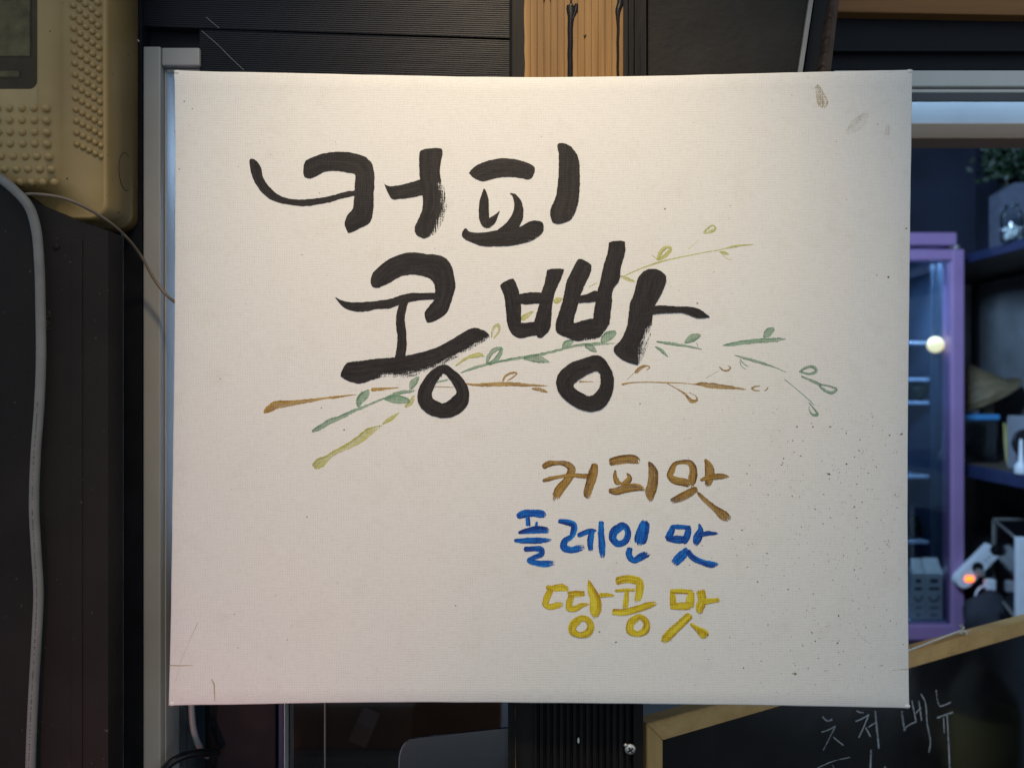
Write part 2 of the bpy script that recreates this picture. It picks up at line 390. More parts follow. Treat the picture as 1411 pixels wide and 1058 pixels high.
# ---------------------------------------------------------------- the painted canvas
CB = P(705, 972); CB.y = 0.010
canvas = empty('painted_canvas', (CB.x, CB.y, CB.z),
               'white stretched canvas with large black brush lettering and a painted branch, hung on the post', 'canvas sign')
def edge_curve(pts, n): return crom(pts, n)
def canvas_mesh():
    N = 48
    top = edge_curve([(240, 97), (360, 99.5), (480, 102), (600, 104.5), (730, 106), (880, 104.5), (1000, 102), (1130, 98.5), (1258, 96)], N)
    bot = edge_curve([(232, 972), (330, 971), (440, 969), (550, 968), (705, 968.5), (850, 970), (1000, 971.5), (1130, 973.5), (1254, 976)], N)
    lef = edge_curve([(240, 97), (240.5, 250), (239.8, 430), (237.5, 640), (234.5, 850), (232, 972)], N)
    rig = edge_curve([(1258, 96), (1256, 250), (1254, 400), (1252, 600), (1252, 760), (1253, 900), (1254, 976)], N)
    bm = bmesh.new()
    g = [[None] * N for _ in range(N)]
    for i in range(N):
        for j in range(N):
            u, v = i / (N - 1), j / (N - 1)
            x = (1-v)*top[i][0] + v*bot[i][0] + (1-u)*lef[j][0] + u*rig[j][0] - ((1-u)*(1-v)*240 + u*(1-v)*1258 + (1-u)*v*232 + u*v*1254)
            y = (1-v)*top[i][1] + v*bot[i][1] + (1-u)*lef[j][1] + u*rig[j][1] - ((1-u)*(1-v)*97 + u*(1-v)*96 + (1-u)*v*972 + u*v*976)
            g[i][j] = bm.verts.new(P(x, y))
    for i in range(N - 1):
        for j in range(N - 1): bm.faces.new((g[i][j], g[i+1][j], g[i+1][j+1], g[i][j+1]))
    ring = [g[i][0] for i in range(N)] + [g[N-1][j] for j in range(1, N)] + [g[i][N-1] for i in range(N-2, -1, -1)] + [g[0][j] for j in range(N-2, 0, -1)]
    c = Vector((0, 0, EYE - 0.0))
    prev = ring
    # rounded turn over the stretcher bar, then the side and the back
    for k, (inn, yy) in enumerate([(-0.0006, 0.0002), (-0.0011, 0.0008), (-0.0013, 0.0018), (-0.0012, 0.008), (-0.0010, 0.0195)]):
        cur = []
        for idx, v in enumerate(ring):
            p = v.co.copy(); d = Vector((0, 0, 0))
            gx = (p.x - c.x) / 0.265; gz = (p.z - c.z) / 0.2275
            if abs(gx) > 0.93: d.x = math.copysign(1, gx)
            if abs(gz) > 0.93: d.z = math.copysign(1, gz)
            if abs(gx) > 0.93 and abs(gz) <= 0.93 and abs(gx) < abs(gz): d.x = 0
            onx = idx in range(0, N) or idx in range(2*N - 2, 3*N - 2)
            corner = idx in (0, N - 1, 2*N - 2, 3*N - 3)
            d = Vector((0, 0, math.copysign(1, gz))) if onx else Vector((math.copysign(1, gx), 0, 0))
            if corner: d = Vector((math.copysign(1.25, gx), 0, math.copysign(1.25, gz)))
            wob = 1 + 0.25 * mnoise.noise(p * 40)
            cur.append(bm.verts.new((p.x - d.x * inn * wob, yy, p.z - d.z * inn * wob)))
        n = len(ring)
        for q in range(n): bm.faces.new((prev[q], prev[(q+1) % n], cur[(q+1) % n], cur[q]))
        prev = cur
    bm.faces.new(prev)
    # inset the whole outline by the turn radius so that the outer edge lies on the traced line
    for v in bm.verts:
        v.co.x *= 1 - 0.0012 / 0.265; v.co.z = EYE + (v.co.z - EYE) * (1 - 0.0012 / 0.2275)
    return bm
cloth = obj('canvas_cloth', canvas_mesh(), M['canvas'], canvas, smooth=True)

for k, (px, py) in enumerate([(241.5, 98.5), (1256.5, 97.5), (1252.5, 974), (234, 970.5)]):
    bm = bmesh.new(); bmesh.ops.create_icosphere(bm, subdivisions=3, radius=1.0); c = P(px, py)
    sx_ = 1 if px < CX else -1; sz_ = -1 if py < CY else 1
    for v in bm.verts:
        f = 1 + 0.25 * mnoise.noise(v.co * 2 + Vector((k, 0, 0)))
        v.co = Vector((c.x + sx_ * 0.0012 + v.co.x * 0.0026 * f, 0.0016 + v.co.y * 0.0022, c.z + sz_ * 0.0006 + v.co.z * 0.0019 * f))
    obj('corner_fold', bm, M['canvas'], canvas, smooth=True)
ZSTEP = [0]
def stroke_rows(Lp, Rp, n=None, wob=0.35, cap=(0.25, 0.25)):
    """two traced edges (photo pixels) -> rows of (left, right)"""
    ln = sum(math.dist(a, b) for a, b in zip(Lp, Lp[1:])) + sum(math.dist(a, b) for a, b in zip(Rp, Rp[1:]))
    n = n or max(12, int(ln / 2 / 1.6))
    # resample each edge by its own arc length, pairing the traced points where the counts agree
    if len(Lp) == len(Rp):
        both = crom([tuple(a) + tuple(b) for a, b in zip(Lp, Rp)], n)
        rows = [((r[0], r[1]), (r[2], r[3])) for r in both]
    else:
        rows = list(zip([p[:2] for p in crom(Lp, n)], [p[:2] for p in crom(Rp, n)]))
    return rows
def add_stroke(bm, lay, rows, y0, dry=None, wob=0.35, seed=0, cap=0.3, cov_all=1.0, end_dry=0.0):
    uvl, cl, el = lay
    M_ = 9; n = len(rows); grid = []; acc = 0.0; prevc = None
    wmax = max(math.dist(a, b) for a, b in rows)
    clen = sum(math.dist(((a[0]+b[0])/2, (a[1]+b[1])/2), ((c[0]+d[0])/2, (c[1]+d[1])/2)) for (a, b), (c, d) in zip(rows, rows[1:]))
    for i, (a, b) in enumerate(rows):
        c = ((a[0] + b[0]) / 2, (a[1] + b[1]) / 2)
        if prevc: acc += math.dist(c, prevc)
        prevc = c
        t = acc / max(clen, 1e-6)
        wd = math.dist(a, b)
        # rounded ends
        s = 1.0
        dd = min(acc, clen - acc); rr = cap * wmax
        if rr > 0 and dd < rr:
            q = 1 - dd / rr; s = math.sqrt(max(0.0, 1 - q * q * 0.75))
        row = []
        for k in range(M_):
            u = k / (M_ - 1); uu = (u - 0.5) * s + 0.5
            x = a[0] + (b[0] - a[0]) * uu; y = a[1] + (b[1] - a[1]) * uu
            ed = abs(2 * u - 1)
            if ed > 0.9 and wd > 3:
                jl = mnoise.noise(Vector((acc * 0.22, seed * 7.3 + u * 5, 0.3))) * wob * 1.6 + mnoise.noise(Vector((acc * 0.9, seed * 3.1 + u * 9, 1.7))) * wob
                dx, dy = (b[0]-a[0]) / wd, (b[1]-a[1]) / wd
                sg = -1 if u < 0.5 else 1
                x += dx * jl * sg; y += dy * jl * sg
            if end_dry and (t > 0.86 or t < 0.06):
                ra, rb = rows[max(0, i-1)], rows[min(n-1, i+1)]
                tx, ty = (rb[0][0]+rb[1][0]-ra[0][0]-ra[1][0]), (rb[0][1]+rb[1][1]-ra[0][1]-ra[1][1]); tl = math.hypot(tx, ty) or 1
                fz = (t - 0.86) / 0.14 if t > 0.5 else (0.06 - t) / 0.06 * 0.5
                sh_ = mnoise.noise(Vector((u * 6.5, seed * 2.9, 4.0 if t > 0.5 else 9.0))) * min(wd, 14) * 0.42 * fz
                x += tx / tl * sh_; y += ty / tl * sh_
            p = P(x, y, 0); p.y = -(y0 + 0.00002 * t)
            cov = cov_all * (1.0 if ed < 0.9 else 0.86)
            if dry:
                for side, t0, t1, depth, amt in dry:
                    tt = min(1, max(0, (t - t0) / 0.12)) * min(1, max(0, (t1 - t) / 0.10 + (1 if t1 >= 1 else 0)))
                    e = u if side == 'R' else 1 - u if side == 'L' else 1.0
                    f = min(1, max(0, (e - (1 - depth)) / (depth * 0.45))) if side != 'A' else 1.0
                    g_ = min(1, max(0, (e - (1 - depth)) / depth)) if side != 'A' else 0.5
                    cov = cov + (0.46 - 0.24 * g_ - cov) * min(1, amt) * tt * f
            if end_dry and t > 0.65: cov -= end_dry * ((t - 0.65) / 0.35) ** 1.5
            v = bm.verts.new(p); v[cl] = max(0.0, cov); v[el] = max(0.0, min(1.0, (u ** 5 if seed % 2 else (1 - u) ** 5) * (1.0 + 0.9 * mnoise.noise(Vector((acc * 0.12, seed * 3.7, 2.2)))) + 0.12 * ed ** 6 + 0.45 * max(0, 1 - t * 6)))
            row.append((v, (u * wd * 0.52 + seed * 13.7, acc * 0.52 + seed * 5.1)))
        grid.append(row)
    for i in range(n - 1):
        for k in range(M_ - 1):
            q = (grid[i][k], grid[i][k+1], grid[i+1][k+1], grid[i+1][k])
            f = bm.faces.new([z[0] for z in q]); f.smooth = True
            for lp, z in zip(f.loops, q): lp[uvl].uv = z[1]
def new_paint():
    bm = bmesh.new()
    return bm, (bm.loops.layers.uv.new('UVMap'), bm.verts.layers.float.new('cov'), bm.verts.layers.float.new('edge'))
def paint_obj(name, bm, m, parent, label=None):
    o0 = wloc(parent); bmesh.ops.translate(bm, verts=bm.verts, vec=-o0)
    me = bpy.data.meshes.new(name); bm.to_mesh(me); bm.free(); me.materials.append(m)
    o = bpy.data.objects.new(name, me); col.objects.link(o); o.parent = parent
    if label: o['label'] = label
    return o
ZA = (330, 180, 4.0314); ZB = (600, 180, 4.0314); ZC = (440, 330, 4.0692); ZD = (670, 320, 4.0688)
ZE = (350, 440, 4.0314); ZF = (800, 300, 3.7778); ZG = (700, 610, 4.4094); ZH = (700, 690, 4.4094)
def tr(z, pts): return [(z[0] + p[0] / z[2], z[1] + p[1] / z[2]) for p in pts]
def trw(z, pts): return [(z[0] + p[0] / z[2], z[1] + p[1] / z[2], p[2] / z[2]) for p in pts]
def center_rows(pts, close=False):
    """centre line with widths -> rows"""
    ln = sum(math.dist(a[:2], b[:2]) for a, b in zip(pts, pts[1:]))
    n = max(8, int(ln / 1.3)); c = crom(pts, n); rows = []
    for i, p in enumerate(c):
        a = c[max(0, i - 1)]; b = c[min(n - 1, i + 1)]
        tx, ty = b[0] - a[0], b[1] - a[1]; l = math.hypot(tx, ty) or 1
        nx, ny = -ty / l, tx / l; h = max(0.25, p[2]) / 2
        rows.append(((p[0] - nx*h, p[1] - ny*h), (p[0] + nx*h, p[1] + ny*h)))
    return rows
SEED = [0]
def big(label, z, strokes):
    bm, lay = new_paint()
    for k, st in enumerate(strokes):
        SEED[0] += 1
        add_stroke(bm, lay, stroke_rows(tr(z, st[0]), tr(z, st[1])), 0.00016 + 0.00004 * k, dry=st[2] if len(st) > 2 else None,
                   seed=SEED[0], cap=st[3] if len(st) > 3 else 0.22, wob=0.4)
    return paint_obj('painted_syllable', bm, M['black_paint'], canvas, label)

# ---- the four large black syllables (left edge, right edge, dry-brush zones)
big('large black syllable with a long thin swinging tail', ZA, [
    ([(55,158),(60,210),(75,265),(105,320),(160,375),(215,400),(280,412),(365,420),(440,410),(520,393),(600,370),(650,362)],
     [(78,157),(105,178),(122,215),(130,255),(155,300),(205,350),(260,375),(350,384),(440,375),(520,360),(590,340),(650,333)],
     [('A',0.62,1.0,1,0.30)], 0.15),
    ([(358,172),(400,152),(450,133),(520,120),(580,120),(640,127),(700,148),(735,185),(749,240),(749,300),(746,370),(745,430),(725,510),(665,545),(607,572)],
     [(353,255),(385,266),(415,260),(470,232),(520,225),(570,229),(608,236),(638,242),(645,262),(640,300),(638,360),(630,430),(600,470),(585,515),(598,560)], None, 0.10),
    ([(803,294),(812,302),(830,309),(870,307),(920,297),(970,283),(1040,262)], [(806,300),(822,340),(843,377),(880,381),(930,376),(980,367),(1045,352)], None, 0.05),
    ([(1000,106),(998,150),(999,200),(1003,270),(1015,340),(1020,400),(1012,450),(985,510),(973,545),(985,580),(1015,599)],
     [(1122,94),(1129,125),(1118,180),(1113,240),(1127,290),(1147,340),(1154,400),(1146,460),(1112,540),(1078,580),(1040,599)],
     [('R',0.30,1.0,0.40,1.0)], 0.08)])
big('large black syllable of a hat-like stroke over two small ticks and a tall upright', ZB, [
    ([(185,236),(220,200),(280,172),(350,157),(420,157),(490,172),(540,195),(557,218)], [(187,240),(215,265),(260,283),(300,275),(360,261),(420,259),(480,266),(532,276)], [('A',0.86,1.0,1,0.55)], 0.12),
    ([(268,322),(248,380),(241,440),(243,490),(262,530),(290,544)], [(271,322),(290,360),(296,400),(297,450),(300,485),(310,535)], None, 0.1),
    ([(280,495),(303,483),(325,472),(357,445)], [(285,535),(310,532),(330,515),(357,450)], None, 0.05),
    ([(412,350),(430,370),(438,410),(430,455),(400,505),(335,560)], [(420,346),(450,358),(475,390),(487,430),(487,480),(460,545)], None, 0.1),
    ([(168,536),(185,558),(260,567),(330,557),(400,548),(470,535),(530,503),(580,505),(602,518)], [(143,572),(155,595),(200,620),(255,641),(330,643),(410,641),(480,628),(550,605),(600,568)], [('R',0.72,1.0,0.35,0.7)], 0.1),
    ([(675,72),(684,130),(685,200),(680,290),(668,370),(638,445),(645,500),(668,521)], [(715,70),(755,92),(790,145),(801,210),(801,330),(785,430),(757,490),(712,516)], [('R',0.72,1.0,0.25,0.6)], 0.08)])
big('large black syllable with a thick hook over a long base stroke and a drop-shaped ring', ZC, [
    ([(284,235),(300,190),(340,150),(400,105),(460,82),(520,73),(600,82),(670,88),(725,120),(750,180),(763,265),(745,330),(715,410),(670,445),(618,469)],
     [(300,273),(335,270),(370,255),(400,240),(440,215),(480,202),(530,198),(580,206),(620,220),(642,248),(650,290),(648,330),(620,370),(592,410),(597,462)], None, 0.10),
    ([(88,321),(120,340),(180,352),(270,350),(340,342),(400,332),(450,315),(520,300),(590,300),(680,297)], [(92,330),(130,375),(190,401),(260,402),(330,390),(390,387),(440,370),(510,350),(580,340),(680,335)], None, 0.1),
    ([(455,350),(440,385),(431,430),(430,480),(438,540),(435,600),(422,670)], [(505,335),(492,375),(481,430),(480,460),(487,510),(490,580),(483,670)], None, 0.02),
    ([(150,690),(190,684),(230,680),(330,668),(430,660),(530,642),(640,612),(740,562),(835,505),(880,496),(935,515)],
     [(113,763),(150,787),(220,807),(300,785),(390,768),(490,772),(590,745),(690,705),(790,650),(890,592),(962,545)],
     [('R',0.16,1.0,0.40,1.0), ('A',0.88,1.0,1,0.6)], 0.06),
    ([(722,704),(690,702),(640,725),(590,780),(553,850),(555,915),(600,970),(690,1000),(770,983),(830,925),(841,865),(820,800),(770,745),(705,702),(672,712)],
     [(716,762),(692,752),(668,785),(645,825),(631,865),(640,893),(668,908),(695,917),(722,905),(750,880),(769,857),(752,815),(730,783),(694,748),(682,775)], None, 0.0)])
big('large black syllable of two slanted cups, a tall stroke with an arm and a round ring', ZD, [
    ([(73,292),(95,340),(105,390),(110,440),(116,500),(130,545),(185,593)], [(150,254),(168,290),(185,340),(192,390),(196,440),(196,500),(200,560)], None, 0.1),
    ([(125,505),(160,506),(195,508),(270,502),(330,485)], [(125,540),(150,575),(190,593),(250,582),(330,575)], None, 0.02),
    ([(342,206),(330,270),(310,340),(295,410),(280,460),(270,500),(285,590)], [(439,203),(420,260),(385,340),(372,400),(367,460),(360,530),(312,594)], None, 0.04),
    ([(165,352),(210,342),(250,337),(320,340),(372,350)], [(165,402),(210,404),(250,403),(320,395),(378,388)], [('R',0.5,1.0,0.4,0.35)], 0.05),
    ([(520,142),(480,215),(450,280),(435,350),(415,430),(390,510),(392,555),(445,590)], [(591,180),(583,230),(545,310),(520,380),(505,440),(490,500),(500,545),(530,590)], None, 0.12),
    ([(440,520),(500,507),(560,490),(610,480),(680,465)], [(420,575),(500,608),(570,602),(635,588),(695,505)], [('R',0.3,1.0,0.25,0.7)], 0.05),
    ([(690,52),(680,110),(655,200),(640,270),(620,350),(608,420),(600,475),(600,520)], [(779,46),(778,110),(755,200),(745,270),(710,325),(703,400),(697,460),(690,525)], [('R',0.5,0.7,0.12,0.7)], 0.05),
    ([(500,362),(530,355),(560,348),(605,329),(640,335)], [(500,398),(530,396),(560,395),(600,391),(640,386)], None, 0.02),
    ([(892,207),(850,260),(830,340),(805,400),(797,470),(785,540),(750,610),(713,652),(735,692),(790,727),(835,742)],
     [(968,206),(1007,250),(998,310),(965,375),(935,430),(930,500),(922,570),(905,640),(888,680),(873,712),(858,744)],
     [('R',0.50,1.0,0.42,1.0), ('A',0.90,1.0,1,0.5)], 0.10),
    ([(870,432),(950,412),(1050,415),(1175,423),(1215,445),(1253,474)], [(870,472),(940,460),(1040,452),(1120,458),(1180,480),(1251,478)], None, 0.04),
    ([(655,705),(622,690),(540,708),(460,740),(393,820),(400,880),(450,945),(555,1001),(640,994),(690,940),(716,840),(700,770),(632,690),(585,698)],
     [(636,790),(620,778),(570,795),(515,830),(488,862),(510,885),(545,905),(570,917),(600,910),(630,875),(641,830),(634,785),(612,778),(590,788)], None, 0.0)])

def stains(label, z, strokes, cov, mat='stain'):
    for k, st in enumerate(strokes): small(label if k == 0 else None, z, mat, [st], 'stain', 0.00003, 0, cov=cov)
def small(label, z, mat, strokes, name='painted_syllable', base=0.00014, ends=0.75, parent=None, lab=True, cap=0.14, cov=1.0):
    bm, lay = new_paint()
    for k, st in enumerate(strokes):
        SEED[0] += 1
        loop = math.dist(st[0][:2], st[-1][:2]) < 16 and len(st) > 4
        if loop: st = st + [tuple((p + q) / 2 for p, q in zip(st[0], st[1])), st[1]]
        add_stroke(bm, lay, center_rows(trw(z, st)), base + 0.00003 * k, seed=SEED[0], cap=0.0 if loop else cap, wob=0.3, end_dry=0.25 if loop else ends, cov_all=cov)
    return paint_obj(name, bm, M[mat], parent or canvas, label)
# ---- brown line
small('brown syllable, first of the brown line', ZG, 'brown_paint', [
    [(212,150,30),(240,130,38),(300,122,26),(350,127,34),(385,155,48),(378,195,50),(350,240,50),(315,280,56),(292,330,46),(285,355,26)],
    [(210,232,18),(240,222,26),(300,208,20),(380,197,22),(450,202,28),(525,200,28)],
    [(530,125,36),(515,190,58),(495,260,52),(482,310,46),(495,345,16)]])
small('brown syllable, middle of the brown line', ZG, 'brown_paint', [
    [(615,118,42),(660,108,52),(720,98,52),(770,102,52),(802,118,20)],
    [(652,165,12),(650,200,24),(665,238,32),(692,245,10)],
    [(722,183,8),(738,215,32),(712,245,38),(690,262,26)],
    [(612,290,26),(660,292,46),(720,275,52),(790,270,42),(833,285,14)],
    [(855,112,10),(880,170,56),(880,240,62),(865,300,64),(868,358,22)]])
small('brown syllable with a long foot, last of the brown line', ZG, 'brown_paint', [
    [(1018,118,24),(995,165,40),(982,200,34),(1010,225,46),(1060,237,48),(1112,250,48)],
    [(1012,124,24),(1060,116,26),(1105,122,36),(1125,160,46),(1120,220,52),(1105,268,36)],
    [(1196,98,12),(1222,150,54),(1225,200,58),(1210,268,30)],
    [(1168,228,14),(1210,212,30),(1260,206,36),(1310,203,28),(1350,210,6)],
    [(1148,275,32),(1100,305,48),(1040,335,46),(988,355,26)],
    [(1150,300,16),(1200,350,28),(1260,400,36),(1310,440,58),(1348,465,36)]])
# ---- blue line
small('blue syllable of stacked bars, first of the blue line', ZH, 'blue_paint', [
    [(55,97,30),(90,80,48),(150,74,42),(205,80,48),(230,95,20)],
    [(120,95,26),(122,155,30)], [(174,125,14),(172,160,18)],
    [(62,194,14),(110,182,34),(180,174,46),(248,178,32)],
    [(38,240,20),(120,240,36),(200,238,34),(268,238,12)],
    [(97,292,30),(150,290,30),(200,294,36),(205,318,34),(150,345,26),(125,360,26),(180,377,34),(240,380,38),(280,373,26)]])
small('blue syllable, second of the blue line', ZH, 'blue_paint', [
    [(305,122,22),(350,127,36),(400,147,38),(400,175,40),(385,215,32),(345,245,38),(340,280,46),(380,297,38),(430,288,42),(468,280,26)],
    [(422,212,26),(460,195,32),(500,180,28),(540,180,10)],
    [(512,178,34),(500,240,38),(502,305,28)], [(566,122,30),(566,200,38),(571,280,42),(573,345,28)]])
small('blue syllable with a round ring, third of the blue line', ZH, 'blue_paint', [
    [(695,152,42),(648,182,52),(636,225,46),(667,259,40),(712,244,40),(729,200,38),(715,157,38),(688,150,42)],
    [(836,122,52),(820,180,74),(806,230,78),(800,270,56)],
    [(742,282,34),(735,330,38),(765,360,36),(810,337,46),(855,318,36)]])
small('blue syllable, last of the blue line', ZH, 'blue_paint', [
    [(1003,145,22),(990,190,42),(962,232,26)], [(995,155,24),(1050,158,28),(1112,160,22)],
    [(1100,158,32),(1088,210,42),(1072,262,20)], [(960,230,24),(1020,232,46),(1085,236,40)],
    [(1160,138,10),(1168,180,38),(1150,225,54),(1138,268,26)], [(1160,205,28),(1220,196,28),(1278,195,8)],
    [(1085,283,16),(1065,320,52),(1030,355,56),(1005,382,40)], [(1088,300,30),(1120,340,36),(1180,370,34),(1240,385,38),(1278,380,14)]])
# ---- yellow line
small('yellow syllable, first of the yellow line', ZH, 'yellow_paint', [
    [(232,520,26),(270,530,36),(320,525,46),(370,540,24)], [(260,535,36),(236,590,42),(227,625,36),(250,642,36),(300,632,38),(338,625,22)],
    [(362,560,26),(410,562,36),(470,562,30)], [(388,570,36),(372,620,40),(372,650,38),(400,655,36),(450,632,30),(492,625,14)],
    [(488,480,10),(508,540,48),(530,600,66),(532,650,72),(525,710,36)], [(555,572,30),(600,570,24),(648,572,14)],
    [(440,714,36),(397,747,50),(392,790,46),(432,812,36),(485,800,46),(503,757,42),(480,718,36),(438,712,36)]])
small('yellow syllable, middle of the yellow line', ZH, 'yellow_paint', [
    [(655,490,44),(700,475,48),(760,477,48),(797,492,48),(800,540,48),(786,600,38),(785,618,14)],
    [(650,545,18),(710,541,20),(775,540,16)], [(722,545,26),(718,600,34),(712,655,32)],
    [(632,672,36),(700,675,42),(770,660,42),(840,637,42),(905,618,26)],
    [(790,702,34),(747,737,44),(742,785,46),(785,806,36),(833,785,46),(838,732,38),(800,702,34)]])
small('yellow syllable, last of the yellow line', ZH, 'yellow_paint', [
    [(997,535,22),(1002,590,38),(1000,640,38)], [(988,547,26),(1060,548,30),(1124,552,26)], [(1115,550,32),(1107,600,52),(1105,650,42)],
    [(986,640,34),(1060,637,46),(1115,637,42)], [(1168,542,54),(1180,600,52),(1165,650,52),(1172,685,20)], [(1180,612,36),(1230,605,30),(1285,600,28)],
    [(1108,688,46),(1060,735,48),(1000,790,54),(960,830,52),(933,858,20)], [(1108,742,14),(1150,775,32),(1190,805,56),(1212,822,40)]])

# ---- three painted twigs
def twig(label, mat, stems, leaves):
    o = None
    for k, (z, st) in enumerate(stems):
        bm, lay = new_paint(); SEED[0] += 1
        add_stroke(bm, lay, center_rows(trw(z, st)), 0.00004 + 0.00001 * (k % 4), seed=SEED[0], cap=0.2, wob=0.5, end_dry=0.35, cov_all=0.70)
        if o is None: o = paint_obj('painted_branch', bm, M[mat], canvas, label)
        else: paint_obj('painted_stem', bm, M[mat], o)
    for k, (z, st) in enumerate(leaves):
        bm, lay = new_paint(); SEED[0] += 1
        add_stroke(bm, lay, center_rows(trw(z, st)), 0.00009 + 0.000008 * (k % 3), seed=SEED[0], cap=0.25, wob=0.4, cov_all=0.80)
        paint_obj('painted_leaf', bm, M[mat], o)
    return o
twig('thin brown painted twig running behind the black letters', 'brown_wash', [
    (ZE, [(55,522,10),(80,500,38),(130,474,42),(180,470,36),(260,458,24),(330,448,18),(400,437,10),(440,434,14),(520,423,8),(578,416,3)]),
    (ZE, [(650,391,20),(690,388,16),(740,384,12),(805,379,4)]), (ZE, [(995,374,5),(1110,377,5)]),
    (ZD, [(-140,846,6),(-60,855,14),(0,855,20),(100,850,24),(250,857,16),(350,861,6)]),
    (ZD, [(520,838,12),(560,838,6),(605,838,4)]),
    (ZD, [(760,853,14),(800,845,8),(900,840,6),(1010,843,7),(1100,846,5),(1200,855,8)]),
    (ZF, [(600,865,8),(640,868,22),(700,876,28),(780,884,18),(862,893,5)]),
    (ZF, [(450,862,4),(510,895,6),(545,918,12),(560,935,14)])],
   [(ZD, [(92,835,10),(108,806,12),(148,788,12),(172,790,8),(150,812,8),(118,832,6)]), (ZD, [(255,876,10),(300,882,20),(345,897,8)]),
    (ZF, [(283,808,14),(308,785,20),(345,771,8),(360,778,6),(342,793,5)]), (ZF, [(243,842,2),(285,800,3)]),
    (ZF, [(550,925,10),(580,955,20),(605,948,12),(603,932,5),(562,908,3)]),
    (ZF, [(722,775,5),(740,792,8),(765,795,10),(780,780,7),(764,768,3)]), (ZF, [(650,836,2),(722,795,2)]),
    (ZF, [(888,888,12),(910,878,8),(935,875,4)]), (ZF, [(888,890,6),(908,899,8),(935,900,4)]), (ZF, [(955,902,4),(970,892,6),(976,878,5)])])
twig('soft green painted twig crossing behind the black letters', 'green_wash', [
    (ZE, [(322,622,14),(350,610,24),(420,568,30),(480,545,24),(540,515,18),(600,490,14),(660,465,12),(730,435,10)]),
    (ZE, [(725,442,12),(800,410,22),(895,395,14)]), (ZE, [(1005,352,10),(1080,335,10)]),
    (ZE, [(1148,297,6),(1220,270,15),(1300,248,14),(1360,235,10),(1411,222,10)]),
    (ZD, [(70,725,12),(200,703,15),(330,680,13),(440,652,13),(510,635,15),(620,627,19),(722,622,6)]),
    (ZD, [(953,613,8),(1020,622,18),(1100,634,14),(1208,655,8)]),
    (ZF, [(740,665,5),(790,658,20),(860,648,23),(950,640,23),(1030,635,20),(1072,630,5)]),
    (ZF, [(800,715,3),(870,735,14),(950,758,14),(1010,778,6),(1072,805,4)]),
    (ZF, [(1148,825,8),(1200,848,15),(1252,872,16)]), (ZF, [(1060,840,4),(1110,880,4),(1180,940,5),(1217,976,5)])],
   [(ZE, [(581,490,10),(588,450,42),(615,420,46),(640,390,8)]), (ZE, [(868,388,14),(884,355,40),(917,318,12)]),
    (ZE, [(722,442,10),(760,440,40),(800,445,46),(850,452,32),(865,462,6)]),
    (ZE, [(1295,250,12),(1300,215,22),(1330,175,26),(1378,156,16)]), (ZE, [(1300,248,12),(1335,232,26),(1362,200,26),(1381,158,12)]),
    (ZD, [(208,708,12),(260,705,42),(310,715,36),(354,728,8)]), (ZD, [(428,650,14),(450,628,42),(490,610,14)]),
    (ZD, [(552,630,22),(590,650,36),(620,672,8)]), (ZD, [(643,617,16),(680,585,52),(728,558,24)]),
    (ZD, [(1112,622,10),(1150,595,46),(1202,576,20)]), (ZD, [(1178,618,4),(1188,642,4)]), (ZD, [(946,640,6),(985,665,18),(1020,700,4)]),
    (ZF, [(953,624,10),(975,600,42),(1007,574,18)]), (ZF, [(828,733,4),(850,760,6),(875,775,4)]), (ZF, [(828,745,4),(840,775,4),(862,788,4)]),
    (ZF, [(1138,803,10),(1172,780,16),(1215,778,16),(1226,796,16),(1200,812,14),(1145,804,8)]),
    (ZF, [(1245,868,10),(1298,878,10),(1330,895,14),(1310,910,16),(1270,897,14),(1240,872,8)]),
    (ZF, [(1188,962,5),(1218,998,8),(1234,1024,14),(1212,1028,14),(1192,1005,6),(1188,980,4)])])
twig('pale yellow-green painted twig rising to the right behind the black letters', 'lime_wash', [
    (ZE, [(330,820,36),(365,798,56),(400,775,36),(440,745,26),(520,705,32),(580,670,42),(640,625,42),(712,590,10)]),
    (ZE, [(712,582,8),(760,550,24),(812,514,5)]), (ZE, [(838,487,12),(868,465,28),(892,418,10)]),
    (ZE, [(1118,260,8),(1180,215,15),(1210,205,22),(1250,197,30),(1282,203,8)]),
    (ZD, [(198,490,28),(225,470,30),(272,441,4)]), (ZD, [(575,306,5),(622,284,5)]),
    (ZD, [(773,246,5),(860,207,7),(950,175,10),(1000,160,8),(1100,138,6),(1300,100,5)]),
    (ZF, [(695,174,5),(750,161,6),(790,152,13),(830,145,10),(905,140,3)])],
   [(ZE, [(1320,102,6),(1328,55,14),(1355,30,18),(1362,60,14),(1330,107,8)]), (ZD, [(376,386,10),(395,383,36),(428,368,6)]),
    (ZD, [(753,245,12),(790,262,20),(832,279,10)]), (ZD, [(958,158,10),(975,118,22),(1005,85,20),(1038,84,12)]), (ZD, [(962,158,8),(1005,130,24),(1030,105,20),(1038,84,10)]),
    (ZD, [(930,128,4),(957,152,4)]), (ZF, [(640,80,8),(660,58,12),(690,41,8),(703,55,10),(680,72,16),(643,82,6)]), (ZF, [(560,165,2),(617,114,2)]),
    (ZF, [(723,177,6),(750,185,18),(772,190,5)]), (ZF, [(728,180,2),(758,210,3),(785,218,2),(787,206,2)])])

